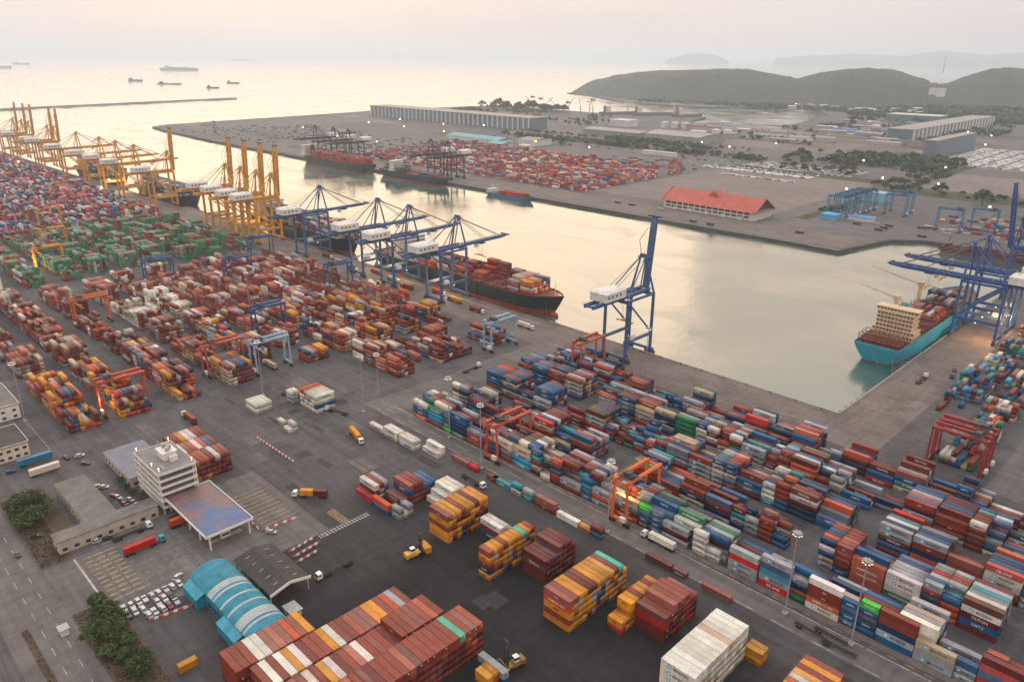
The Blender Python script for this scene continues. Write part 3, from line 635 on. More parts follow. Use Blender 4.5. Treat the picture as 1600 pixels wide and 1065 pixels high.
yard('right dock yard', 446, 900, -107.5, 6, 'bbbrrrmgwwktec', base=3.0, amp=1.3, seed=90, ori=1, empty=.12)
yard('yard under red dock gantry', 384, 900, -86.5, 6, 'brrmmgwwwkeco', base=3.0, amp=1.5, seed=91, ori=1, empty=.15)
for k in range(3): yard('far right dock yard', 366, 760, -38 + k * 24, 6, 'brrmggwwkteo', base=2.6, amp=1.6, seed=93 + k, ori=1, empty=.15)
def far_pal(x, y): return 'rrrrrrRRRsssoommggwwbbk' if x > -1120 else 'rrrrRRsmmbbngw'
for k in range(12):
    y0 = 884 + k * 26
    yard('the far bank yard', max(-1330 - k * 4, -1420), -735 - k * 1.0 - (60 if k > 8 else 0), y0, 6, LPAL, base=2.7, amp=1.3, seed=120 + k, empty=.12, pal_fn=far_pal, p20=.2)
for k in range(4): yard('the yard past the basin', -300, -60, 985 + k * 27, 6, 'rrrRbbgwkks', base=1.6, amp=1.5, seed=150 + k, empty=.3)

# --- choose the ones that show largest, build them one by one; the rest are one mass
A = np.array([[c[0], c[1], c[2], c[3], c[4]] for c in CONT]); ctr = A[:, :3].copy(); ctr[:, 2] += A[:, 4] / 2
px, dep = project(ctr)
inframe = (px[:, 0] > -25) & (px[:, 0] < 1625) & (px[:, 1] < 1085) & (px[:, 1] > 60)
near_frame = (px[:, 0] > -120) & (px[:, 0] < 1720) & (px[:, 1] < 1180)
ppm = F_PX / dep
area = np.zeros(len(CONT))
for i, c in enumerate(CONT):
    L, h = c[3], c[4]
    top = L * CW * .42; lg = L * h * .64; sh = CW * h * .64
    area[i] = (c[10] * top + c[8] * lg + c[9] * sh) * ppm[i] ** 2
area[~inframe] = 0
fully_in = (px[:, 0] > 2) & (px[:, 0] < 1598) & (px[:, 1] < 1063)
rank = np.argsort(-area * np.where(fully_in, 1, .5))
N_IND = 300
ind = set(rank[:N_IND].tolist())
seen_lab = {}
def mesh_from(V, F, name, mat):
    me = bpy.data.meshes.new(name); me.from_pydata([tuple(v) for v in V], [], F); me.materials.append(mat); return me
BME = {}; DME = {}; TME = {}
def door_mesh(h):
    k = ('d', h)
    if k not in DME:
        mb = MB()
        mb.bx(-.03, .0, -.535, .535, .22, h - .16)
        for y in (-.3, .22): mb.bx(.0, .05, y - .03, y + .03, .2, h - .14)
        mb.bx(.0, .03, -.42, .3, h * .42, h * .42 + .07)
        DME[k] = mesh_from(mb.v, mb.f, 'door', PAINT_OBJ)
        mb = MB(); mb.bx(.0, .06, -.26, .2, h * .60, h * .60 + .5); DME[('p', h)] = mesh_from(mb.v, mb.f, 'placard', PAINT_OBJ)
    return DME[k]
STARME = mesh_from(STAR[0], STAR[1], 'logo_plate', PAINT_OBJ); STARME2 = mesh_from(STAR[2], STAR[3], 'logo_star', PAINT_OBJ)
def part(name, me, parent, loc, col, rz=0.0, sc=1.0):
    o = bpy.data.objects.new(name, me); COL.objects.link(o); o.parent = parent; o.location = loc; o.color = (*col, 1)
    if rz: o.rotation_euler = (0, 0, rz)
    if sc != 1.0: o.scale = (sc, sc, sc)
    return o
def vary(col, r_):
    k = r_.uniform(.80, 1.18); fd = r_.random() ** 4 * .22; return tuple(max(0, min(1, (c + (g_ - c) * fd) * k * r_.uniform(.94, 1.06))) for c, g_ in zip(col, (.40, .33, .30)))
MV = []; MF = []; MC = []; off = 0           # the mass
def mass(V, F, col):
    global off
    MV.append(V); MF.extend([tuple(i + off for i in f) for f in F]); MC.extend([col] * len(F)); off += len(V)
def lettering_spec(c, r_):
    ch, L, h = c[6], c[3], c[4]
    if ch not in MARK or r_.random() < (.30 if ch in 'ow' else .12 if ch in 'gk' else .6 if ch in 'rm' else .5): return None
    s_, tc_, star = MARK[ch]; w = text_mesh(s_)[2]; cap = 1.0 if L > 8 else .72
    if s_ == 'tex': cap *= .8
    cap = min(cap, L * (.52 if star else .62) / w)
    return s_, tc_, star, cap, w * cap
for i, c in enumerate(CONT):
    x, y, z, L, h, ori, ch, lab, fr, en, tp = c
    r_ = random.Random(i * 31 + 7); col = vary(CC[ch], r_); rz = R(90) if ori else 0.0
    door = r_.random() < .62
    if not (fr or en or tp) and z > 0: continue
    if i in ind:
        k = (L, h)
        if k not in BME: BME[k] = mesh_from(*body(L, h, False), 'container_shell', PAINT_OBJ)
        o = bpy.data.objects.new('shipping_container', BME[k]); COL.objects.link(o); o.location = (x, y, z); o.rotation_euler = (0, 0, rz); o.color = (*col, 1)
        tag(o, lab, 'container', 'containers stacked in the port yard')
        seen_lab[lab] = seen_lab.get(lab, 0) + 1
        if ori == 0: ends = [(L / 2 - .02, 0, 0)]
        else: ends = [(-L / 2 + .02, 0, math.pi)]
        if door and en:
            for dx, _, rr in ends:
                for sy in (-1, 1):
                    part('door', door_mesh(h), o, (dx, sy * .56, 0), tuple(v * .93 for v in col), rr)
                part('placard', DME[('p', h)], o, (dx + (.02 if rr == 0 else -.02), .55, 0), (.7, .68, .64), rr)
        sp_ = lettering_spec(c, r_)
        if sp_ and fr:
            s_, tc_, star, cap, w = sp_
            if s_ not in TME: TME[s_] = mesh_from(text_mesh(s_)[0], text_mesh(s_)[1], 'lettering', PAINT_OBJ)
            x0 = -w / 2 + (L * .10 if star else 0); zb = h / 2 - cap / 2
            part('lettering', TME[s_], o, (x0, -CW / 2 - .012, zb), tc_, 0, cap)
            if star:
                lp = part('logo', STARME, o, (x0 - cap * 1.5, -CW / 2 - .012, h / 2), (.12, .45, .62), 0, cap * 1.25); part('star', STARME2, lp, (0, 0, 0), (.8, .8, .78))
        continue
    if not near_frame[i]: continue
    simple = ppm[i] < 2.0 or not inframe[i]
    V, F = body(L, h, simple); V = V.copy()
    if ori: V = np.stack([-V[:, 1], V[:, 0], V[:, 2]], 1)
    mass(V + (x, y, z), F, col)
    if not simple and inframe[i]:
        if door and en:
            mb = MB()
            for sy in (-1, 1):
                for yy in (-.3, .22): mb.bx(L / 2 - .05, L / 2 + .02, sy * .56 + yy - .035, sy * .56 + yy + .035, .15, h - .1)
            D = np.array(mb.v)
            if ori: D = np.stack([D[:, 1], -D[:, 0], D[:, 2]], 1)
            mass(D + (x, y, z), mb.f, tuple(v * .8 + .03 for v in col))
    if ppm[i] > 1.55 and inframe[i] and fr:
        sp_ = lettering_spec(c, r_)
        if sp_:
            s_, tc_, star, cap, w = sp_; P, TF, _ = text_mesh(s_); x0 = -w / 2 + (L * .10 if star else 0); zb = h / 2 - cap / 2
            def put(Pp, Ff, cc, ox, oz, sc):
                Q = np.array(Pp) * sc + (ox, -CW / 2 - .02, oz)
                if ori: Q = np.stack([-Q[:, 1], Q[:, 0], Q[:, 2]], 1)
                mass(Q + (x, y, z), Ff, cc)
            put(P, TF, tc_, x0, zb, cap)
            if star: put(STAR[0], STAR[1], (.12, .45, .62), x0 - cap * 1.5, h / 2, cap * 1.25); put(STAR[2], STAR[3], (.8, .8, .78), x0 - cap * 1.5, h / 2, cap * 1.25)
MASS_EXTRA = []
def finish_mass():
    me = bpy.data.meshes.new('container_mass'); V = np.concatenate(MV)
    lt = np.array([len(f) for f in MF], dtype=np.int32); li = np.fromiter((i for f in MF for i in f), dtype=np.int32, count=int(lt.sum()))
    me.vertices.add(len(V)); me.vertices.foreach_set('co', V.astype(np.float32).ravel())
    me.loops.add(len(li)); me.loops.foreach_set('vertex_index', li)
    me.polygons.add(len(lt)); me.polygons.foreach_set('loop_start', np.concatenate([[0], np.cumsum(lt)[:-1]]).astype(np.int32)); me.polygons.foreach_set('loop_total', lt)
    me.update(calc_edges=True)
    at = me.attributes.new('paint', 'FLOAT_COLOR', 'FACE'); at.data.foreach_set('color', np.concatenate([np.array(MC, np.float32), np.ones((len(MC), 1), np.float32)], 1).ravel())
    me.materials.append(PAINT_ATTR)
    o = bpy.data.objects.new('stacked_containers', me); COL.objects.link(o)
    tag(o, 'thousands of smaller rust, blue, grey and green containers stacked across the yards', 'containers', None, 'stuff')
print('containers', len(CONT), 'individual', len(ind), 'mass faces', len(MF), 'dup labels', [k for k, v in seen_lab.items() if v > 1][:5])
# ================================================================ CRANES
BLUE = plain('crane_blue', (.055, .115, .24), .5, var=.25, scale=.25, dirt=(.10, .07, .05)); CBLUE = plain('crane_deep_blue', (.025, .085, .25), .45, var=.25, scale=.25, dirt=(.06, .05, .05))
YELLOW = plain('crane_yellow', (.58, .28, .035), .5, var=.25, scale=.25, dirt=(.25, .12, .03)); BLACK = plain('crane_dark', (.03, .034, .045), .5, var=.3, scale=.3)
PALEB = plain('crane_pale_blue', (.23, .35, .48), .5, var=.25, scale=.3, dirt=(.16, .13, .11)); RED = plain('crane_red', (.42, .075, .04), .5, var=.25, scale=.3, dirt=(.16, .05, .03)); ORANGE = plain('crane_orange', (.52, .12, .03), .5, var=.25, scale=.3, dirt=(.2, .07, .03))
DRED = plain('crane_dark_red', (.27, .035, .035), .5, var=.25, scale=.3, dirt=(.1, .04, .03))
HOUSE = plain('machine_house_white', (.60, .58, .55), .6, var=.2, scale=.3, dirt=(.32, .26, .2)); STEEL = plain('dark_steel', (.05, .05, .052), .55, var=.4, scale=.8); GLASS = plain('cab_glass', (.03, .04, .05), .12, var=.2)
CABLE = plain('stay_steel', (.07, .065, .075), .5, var=.2); LAMPW = emit('work_lamp', (1.0, .80, .52), 3.2)
def sts_make(mat, raised, cat='crane', G=28.0, GZ=41.0, AZ=66.0, BL=50.0, BACK=29.0, lit=True, ang=83, mono=False, thk=1.0):
    def f():
        t = thing('quay_crane', None, cat); yl, yw, X = -G / 2, G / 2, 9.0
        for sx in (-1, 1):
            for y in (yl, yw):
                mb = MB(); mb.beam((sx * X, y, 2.6), (sx * X, y, GZ + 1.2), 1.7 * thk, 1.5 * thk, 1.5 * thk, 1.4 * thk); mb.build('leg', mat, t)
        for y in (yl, yw):
            mb = MB(); mb.beam((-X - 3, y, 3.2), (X + 3, y, 3.2), 1.3, 1.7); mb.build('sill_beam', mat, t)
            for sx in (-1, 1):
                mb = MB(); mb.bx(sx * X - 4.2, sx * X + 4.2, y - .55, y + .55, 1.0, 2.2)
                for k in range(6): mb.cyl((sx * X - 3.6 + k * 1.44, y - .3, .5), (sx * X - 3.6 + k * 1.44, y + .3, .5), .5, 8)
                mb.build('bogie', STEEL, t)
            mb = MB(); mb.beam((-X, y, GZ - .2), (X, y, GZ - .2), 1.4, 2.0); mb.build('cross_beam', mat, t)
        for sx in (-1, 1):
            mb = MB(); mb.beam((sx * X, yl, 14.5), (sx * X, yw, 14.5), 1.3 * thk, 2.0 * thk); mb.build('portal_beam', mat, t)
            mb = MB(); mb.beam((sx * X, yl, GZ), (sx * X, yw, 15.5), .9 * thk); mb.build('brace', mat, t)
            mb = MB(); mb.beam((sx * X, yl, GZ + .3), (sx * X, yw, GZ + .3), 1.0, 1.5); mb.build('side_beam', mat, t)
        for sx in (-1, 1):
            mb = MB(); mb.beam((sx * 3.3, yl - BACK, GZ + 1.5), (sx * 3.3, yw + 3.2, GZ + 1.5), 1.2, 2.5); mb.bx(sx * 4.6 - .5, sx * 4.6 + .5, yl - BACK, yw + 3, GZ + 2.0, GZ + 2.12)
            mb.bx(sx * 5.1 - .04, sx * 5.1 + .04, yl - BACK, yw + 3, GZ + 3.05, GZ + 3.15)
            for k in range(24): y = yl - BACK + k * 3.0; mb.bx(sx * 5.1 - .04, sx * 5.1 + .04, y, y + .1, GZ + 2.1, GZ + 3.1)
            mb.build('girder', mat, t)
        mb = MB()
        for k in range(8): mb.bx(-3.0, 3.0, yl - BACK + k * 8, yl - BACK + k * 8 + .7, GZ + 1.0, GZ + 2.2)
        mb.build('girder_tie', mat, t)
        hy = yw + 3.4; hz = GZ + 1.5; a = R(ang) if raised else R(0.8)
        def bp_(s_, x=0, up_=0): return (x, hy + s_ * math.cos(a) - up_ * math.sin(a), hz + s_ * math.sin(a) + up_ * math.cos(a))
        mb = MB()
        if mono: mb.beam(bp_(0), bp_(BL * .85), 4.0, 2.6); mb.beam(bp_(BL * .85), bp_(BL), 4.0, 2.6, 3.4, 1.4)
        for sx in (-1, 1):
            if mono: continue
            mb.beam(bp_(0, sx * 3.3), bp_(BL * .8, sx * 3.3), 1.2 * thk, 2.6); mb.beam(bp_(BL * .8, sx * 3.3), bp_(BL, sx * 3.0), 1.2 * thk, 2.6, 1.0 * thk, 1.2)
            mb.beam(bp_(1, sx * 4.7, .4), bp_(BL - 2, sx * 4.7, .4), .9, .12)
            mb.beam(bp_(1, sx * 5.1, 1.5), bp_(BL - 2, sx * 5.1, 1.5), .1)
            for k in range(17): mb.beam(bp_(1 + k * 2.9, sx * 5.1, .4), bp_(1 + k * 2.9, sx * 5.1, 1.5), .08)
        mb.build('boom', mat, t)
        for s_ in (() if mono else (.0, .16, .32, .48, .64, .8, .97)):
            mb = MB(); mb.beam(bp_(BL * s_ + .5, -2.8), bp_(BL * s_ + .5, 2.8), .9, 1.3); mb.build('boom_tie', mat, t)
        mb = MB(); mb.bx(-4.6, 4.6, -.8, 1.2, 0, 1.0); o = mb.build('boom_tip', STEEL, t); o.location = bp_(BL, 0, .3)
        ap = (0, yw - 1.5, AZ)
        for sx in (-1, 1):
            mb = MB(); mb.beam((sx * X, yw, GZ + 1), (sx * 2.2, yw - 1.5, AZ), 1.2 * thk, 1.1 * thk, .8 * thk, .8 * thk); mb.build('mast_leg', mat, t)
            mb = MB(); mb.beam((sx * 3.4, yw - 8, GZ + 3), (sx * 2.0, yw - 2.0, AZ - 1), .7); mb.build('mast_strut', mat, t)
            mb = MB(); mb.cyl((sx * 2.0, yw - 2.2, AZ), (sx * X * .95, yl, GZ + 1.5), .42, 6); mb.build('back_stay', mat, t)
            mb = MB(); mb.cyl((sx * 2.0, yw - 2.2, AZ), (sx * 3.3, yl - BACK + 8, GZ + 2.5), .16, 5); mb.build('back_stay', CABLE, t)
            for s_ in (.50, .84):
                p_ = bp_(BL * s_, sx * 3.2, 1.4); mb = MB()
                if raised:
                    mid = (sx * 3.6, hy - 2.2 - 4 * s_, (AZ + p_[2]) * .5 + (2 if s_ > .6 else -1)); mb.cyl((sx * 2.0, yw - 1.0, AZ), mid, .2, 5); mb.cyl(mid, p_, .2, 5)
                else: mb.cyl((sx * 2.0, yw - 1.0, AZ), p_, .24, 5)
                mb.build('fore_stay', CABLE, t)
        mb = MB(); mb.bx(-3.6, 3.6, yw - 3.6, yw + 1.2, AZ - .3, AZ + .2)
        for sx in (-2.4, -.8, .8, 2.4): mb.cyl((sx - .25, yw - 1.2, AZ + 1.2), (sx + .25, yw - 1.2, AZ + 1.2), 1.0, 10)
        for sx in (-1, 1): mb.beam((sx * 3.5, yw - 3.4, AZ), (sx * 3.5, yw + 1, AZ + 1.3), .12); mb.beam((sx * 3.5, yw + 1, AZ), (sx * 3.5, yw + 1, AZ + 1.3), .12)
        mb.build('mast_head', mat, t)
        h0, h1 = yl - 20, yl + .5
        mb = MB(); mb.prism([(-6.6, h0), (6.6, h0), (6.6, h1), (-6.6, h1)], GZ + 3.2, GZ + 8.4); hs = mb.build('machine_house', HOUSE, t)
        mb = MB(); mb.add([(-6.9, h0 - .3, GZ + 8.4), (6.9, h0 - .3, GZ + 8.4), (6.9, h1 + .3, GZ + 8.4), (-6.9, h1 + .3, GZ + 8.4), (-4, h0 + 2, GZ + 10.0), (4, h0 + 2, GZ + 10.0), (4, h1 - 2, GZ + 10.0), (-4, h1 - 2, GZ + 10.0)], [(0, 1, 5, 4), (1, 2, 6, 5), (2, 3, 7, 6), (3, 0, 4, 7), (4, 5, 6, 7), (3, 2, 1, 0)]); mb.build('house_roof', HOUSE, hs)
        for k in range(4):
            mb = MB(); mb.bx(6.6, 6.68, h0 + 2 + k * 4, h0 + 3.6 + k * 4, GZ + 5.4, GZ + 6.8); mb.build('house_vent', STEEL, hs)
        ty = (yw + 24) if not raised else -4
        mb = MB(); mb.bx(-3.6, 3.6, ty - 3, ty + 3, GZ - .4, GZ + .2); mb.bx(-2.6, 2.6, ty - 2.2, ty + 2.2, GZ + .2, GZ + 1.0); tr = mb.build('trolley', STEEL, t)
        mb = MB(); mb.bx(-1.3, 1.3, ty - 6, ty - 3.2, GZ - 3.2, GZ - .5); cb = mb.build('operator_cab', HOUSE, t)
        mb = MB(); mb.bx(-1.1, 1.1, ty - 3.25, ty - 3.12, GZ - 2.7, GZ - 1.2); mb.build('cab_window', GLASS, cb)
        dz = 10 if not raised else 16
        mb = MB()
        for sx in (-1, 1):
            for sy in (-1, 1): mb.beam((sx * 2.4, ty + sy * .8, GZ - .4), (sx * 2.2, ty + sy * .8, GZ - dz), .1)
        mb.build('hoist_rope', CABLE, t)
        mb = MB(); mb.bx(-2.6, 2.6, ty - .9, ty + .9, GZ - dz - .9, GZ - dz); mb.bx(-6, 6, ty - .3, ty + .3, GZ - dz - 1.4, GZ - dz - .9)
        for sx in (-1, 1): mb.bx(sx * 6 - .3, sx * 6 + .3, ty - 1.2, ty + 1.2, GZ - dz - 1.6, GZ - dz - .8)
        mb.build('spreader', plain('spreader_yellow', (.55, .30, .05), .5), t)
        mb = MB(); x = X + 1.4
        for k in range(9):
            z0, z1 = 3 + k * 4.2, 3 + (k + 1) * 4.2; ya, yb = (yl - 1.2, yl + 2.2) if k % 2 else (yl + 2.2, yl - 1.2)
            mb.beam((x, ya, z0), (x, yb, z1), .8, .2); mb.bx(x - .5, x + .5, yb - .7, yb + .7, z1 - .1, z1)
        mb.build('stairs', mat, t)
        mb = MB(); mb.bx(X - 1.5, X + 1.5, yl + 3, yl + 8, 15.6, 18.4); mb.build('electric_room', HOUSE, t)
        if lit:
            mb = MB()
            for y in (yl + 4, 0, yw - 3):
                for sx in (-1, 1): mb.bx(sx * 5.0 - .4, sx * 5.0 + .4, y - .4, y + .4, GZ - .9, GZ - .5)
            for sx in (-1, 1): mb.bx(sx * X - .3, sx * X + .3, -.4, .4, 13.0, 13.4)
            mb.build('work_lamp', LAMPW, t)
        return t
    return f
QG = 'blue ship-to-shore cranes on the near quay'
b_dn = sts_make(BLUE, False, mono=True); b_up = sts_make(BLUE, True)
place('b_dn', b_dn, 'blue quay crane nearest the black ship bow, boom lowered over it', (-469, 392, 0.05), 0, QG)
place('b_dn', b_dn, 'blue quay crane with lowered boom, second from the black ship bow', (-533, 392, 0.05), 0, QG)
place('b_dn', b_dn, 'blue quay crane with lowered boom, third from the black ship bow', (-580, 392, 0.05), 0, QG)
place('b_dn', b_dn, 'blue quay crane with lowered boom standing next to the yellow cranes', (-679, 392, 0.05), 0, QG)
place('b_up', sts_make(BLUE, True, BL=48, GZ=42, AZ=66, lit=False, mono=True, ang=84), 'lone blue quay crane with its boom raised high over empty water', (-285.5, 396, 0.05), 0, QG)
YG = 'yellow quay cranes along the near quay'
y_up = sts_make(YELLOW, True, GZ=45, AZ=70, BL=53, lit=False, ang=87, thk=1.4); y_dn = sts_make(YELLOW, False, GZ=45, AZ=70, BL=52, thk=1.4)
for x, lb in ((-764, 'yellow quay crane with raised boom, nearest the blue cranes'), (-797, 'yellow quay crane with raised boom, second from the blue cranes'), (-834, 'yellow quay crane with raised boom, third from the blue cranes'), (-872, 'yellow quay crane with raised boom and white house, fourth from the blue cranes'),
              (-1040, 'yellow quay crane with raised boom standing apart beside the dark moored ship'), (-1527, 'yellow quay crane with raised boom in front of the breakwater line'), (-1563, 'yellow quay crane, boom raised, left of its twin before the breakwater'),
              (-1682, 'tall yellow quay crane whose raised boom crosses the breakwater'), (-1728, 'tall yellow quay crane, leftmost with boom above the breakwater'), (-1790, 'yellow quay crane with raised boom behind the tallest pair at left')):
    place('y_up', y_up, lb, (x, 385, 0.05), 0, YG)
for x, lb in ((-1150, 'yellow quay crane with lowered boom left of the lone raised one'), (-1222, 'yellow quay crane with lowered boom in the middle of the hazy group'), (-1292, 'yellow quay crane with lowered boom, hazy, highest of its group'), (-1400, 'yellow quay crane with lowered boom behind the hazy group')):
    place('y_dn', y_dn, lb, (x, 383, 0.05), 0, YG)
DG = 'deep blue cranes on the right dock'
c_dn = sts_make(CBLUE, False, GZ=41, AZ=66, BL=49); c_up = sts_make(CBLUE, True, GZ=41, AZ=66, BL=52, lit=False)
place('c_dn', c_dn, 'deep blue dock crane reaching over the turquoise ship, nearer of two', (-129, 607, 0.06), R(90), DG)
place('c_dn', c_dn, 'deep blue dock crane reaching over the turquoise ship, farther of two', (-129, 641, 0.06), R(90), DG)
place('c_up', c_up, 'deep blue dock crane with its boom raised at the right edge', (-129, 738, 0.06), R(90), DG)
FG = 'dark cranes on the far quay'
d_dn = sts_make(BLACK, False, GZ=36, AZ=60, BL=42, BACK=16)
for x, lb in ((-1004, 'dark far-quay crane over the white-housed ship, nearer one'), (-962, 'dark far-quay crane over the open deck of the second ship'), (-1362, 'dark far-quay crane over the red loaded ship, leftmost'), (-1296, 'dark far-quay crane over the red loaded ship, middle one'), (-1246, 'dark far-quay crane over the red loaded ship, rightmost')):
    place('d_dn', d_dn, lb, (x, 825, 0.06), R(180), FG)

def rtg_make(mat, span=23.6, H=20.5, lit=False):
    def f():
        t = thing('gantry_crane', None, 'gantry'); S = span / 2; X = 3.9
        for sy in (-1, 1):
            for sx in (-1, 1):
                mb = MB(); mb.beam((sx * X, sy * S, 2.2), (sx * X * .82, sy * S, H), 1.0, .95, .85, .85); mb.build('leg', mat, t)
                mb = MB()
                for dx in (-1.0, 1.0): mb.cyl((sx * X + dx, sy * S - .45, .8), (sx * X + dx, sy * S + .45, .8), .8, 10)
                mb.build('wheel', RUB, t)
                mb = MB(); mb.bx(sx * X - 1.7, sx * X + 1.7, sy * S - .35, sy * S + .35, 1.2, 1.9); mb.build('bogie', STEEL, t)
            mb = MB(); mb.beam((-X - .8, sy * S, 2.6), (X + .8, sy * S, 2.6), .9, 1.1); mb.build('sill_beam', mat, t)
            mb = MB(); mb.beam((-X * .8, sy * S, H - .3), (X * .8, sy * S, H - .3), .8, 1.0); mb.build('cross_beam', mat, t)
        for sx in (-1, 1):
            mb = MB(); mb.beam((sx * X * .8, -S - .6, H + .6), (sx * X * .8, S + .6, H + .6), .95, 1.6); mb.beam((sx * (X * .8 + 1.0), -S, H + 1.2), (sx * (X * .8 + 1.0), S, H + 1.2), .8, .08)
            mb.beam((sx * (X * .8 + 1.35), -S, H + 2.2), (sx * (X * .8 + 1.35), S, H + 2.2), .08)
            for k in range(9): mb.beam((sx * (X * .8 + 1.35), -S + k * span / 8, H + 1.2), (sx * (X * .8 + 1.35), -S + k * span / 8, H + 2.2), .08)
            mb.build('girder', mat, t)
        ty = -S + 5.0
        mb = MB(); mb.bx(-3.6, 3.6, ty - 2.6, ty + 2.6, H + 1.5, H + 1.8); mb.bx(-1.8, 1.6, ty - 1.6, ty + 1.2, H + 1.8, H + 3.4); mb.cyl((-1.4, ty + 1.8, H + 2.4), (1.4, ty + 1.8, H + 2.4), .6, 10); mb.bx(2.0, 3.2, ty - 2.2, ty + .6, H + 1.8, H + 3.0); mb.build('trolley', STEEL, t)
        mb = MB(); mb.bx(-1.0, 1.0, ty - 3.6, ty - 1.9, H - 2.6, H - .3); cb = mb.build('operator_cab', HOUSE, t)
        mb = MB(); mb.bx(-.9, .9, ty - 3.66, ty - 3.58, H - 2.2, H - .9); mb.build('cab_window', GLASS, cb)
        mb = MB()
        for sx in (-1, 1):
            for sy in (-1, 1): mb.beam((sx * 2.0, ty + sy * .6, H), (sx * 2.0, ty + sy * .6, H - 5), .08)
        mb.build('hoist_rope', CABLE, t)
        mb = MB(); mb.bx(-6, 6, ty - .35, ty + .35, H - 5.6, H - 5); mb.bx(-1.6, 1.6, ty - .9, ty + .9, H - 5.1, H - 4.5)
        for sx in (-1, 1): mb.bx(sx * 5.9 - .2, sx * 5.9 + .2, ty - 1.2, ty + 1.2, H - 5.7, H - 5.1)
        mb.build('spreader', mat, t)
        mb = MB(); mb.bx(X - 2.6, X + .2, -S - 1.9, -S - .5, 3.0, 5.0); mb.build('engine_box', HOUSE, t)
        mb = MB(); x = -X - .9
        for k in range(6):
            z0, z1 = 2.6 + k * 3.0, 2.6 + (k + 1) * 3.0; a_, b_ = (-S - 1, -S + 1) if k % 2 else (-S + 1, -S - 1); mb.beam((x, a_, z0), (x, b_, z1), .6, .14)
        mb.build('stairs', mat, t)
        if lit:
            mb = MB(); mb.bx(-.5, .5, -S + .6, -S + 1.0, H - .6, H - .3); mb.bx(-.5, .5, S - 1, S - .6, H - .6, H - .3); mb.build('work_lamp', LAMPW, t)
        return t
    return f
RG = 'rubber-tyred gantry cranes in the yards'
for key, mat, x, y, rz, lb in (
    ('ro', ORANGE, -165.5, 243.6, 0, 'orange yard gantry beside the tall light mast on the kerb road'), ('rr', RED, -243, 241.2, 0, 'red yard gantry straddling the roadside block near the white boxes'),
    ('rr', RED, -287, 357.0, 0, 'red yard gantry close to the lone blue quay crane'), ('rr', RED, -432, 121.0, 0, 'red yard gantry over the left yard near the white tower'),
    ('rr', RED, -446, 186.4, 0, 'red yard gantry over the left yard beside the pale blue gantry'), ('rp', PALEB, -429, 210.0, 0, 'pale blue yard gantry over an empty bay with a trailer below'),
    ('rp', PALEB, -355, 343.4, 0, 'pale blue yard gantry at the quay end of the rust stacks'), ('rd', DRED, -78, 386, R(90), 'dark red gantry at the near end of the right dock yard'), ('rd', DRED, -78, 397, R(90), 'dark red gantry just behind another at the right dock yard'),
    ('rd', DRED, -29, 380, R(90), 'dark red gantry cut by the right edge of the picture'), ('rb', CBLUE, -684, 239, 0, 'blue yard gantry between green and rust stacks'), ('rb', CBLUE, -494, 244, 0, 'blue yard gantry amid the rust stacks left of the pale gantry'),
    ('rb', CBLUE, -640, 292, 0, 'blue yard gantry far back in the rust stacks'), ('rb', CBLUE, -560, 345, 0, 'blue yard gantry at the back row by the quay'), ('ry', YELLOW, -800, 183, 0, 'yellow yard gantry glowing beside green stacks, nearer of two'), ('ry', YELLOW, -886, 210, 0, 'yellow yard gantry beside green stacks, farther of two'),
    ('ro', ORANGE, -603, 158, 0, 'orange yard gantry over the left rust stacks'), ('ro', ORANGE, -1070, 287, 0, 'orange yard gantry among the far left blue and red stacks'), ('ro', ORANGE, -960, 318, 0, 'orange yard gantry by the farthest green stacks'), ('rr', RED, -745, 1140, 0, 'red gantry at the right end of the far bank yard'), ('rr', RED, -757, 1163, 0, 'red gantry behind another at the far bank yard'),
    ('rb', CBLUE, -700, 345, 0, 'blue yard gantry near the quay by the yellow cranes'), ('ry', YELLOW, -1010, 240, 0, 'yellow yard gantry deep in the hazy left yard'), ('ry', YELLOW, -1180, 300, 0, 'yellow yard gantry in the haziest part of the left yard')):
    place(key, rtg_make(mat), lb, (x, y, .06), rz, RG)
TEALC = plain('crane_teal_blue', (.02, .15, .30), .5, var=.25, scale=.3)
for k in range(6): place('rt', rtg_make(TEALC, 26, 26), f'teal blue gantry parked in a tight row beyond the basin, {ORD[k]} from its near end', (-388 + (k % 2) * 1.2, 972 + k * 17, .06), R(90), RG)
for k, (x, y) in enumerate(((-342, 1040), (-344, 1068), (-262, 985), (-232, 1010))): place('rt', rtg_make(TEALC, 26, 26), ['teal blue gantry beside the cyan canopy, nearer one', 'teal blue gantry beside the cyan canopy, farther one', 'teal blue gantry over the small yard past the basin', 'teal blue gantry right of the small yard past the basin'][k], (x, y, .06), R(90), RG)

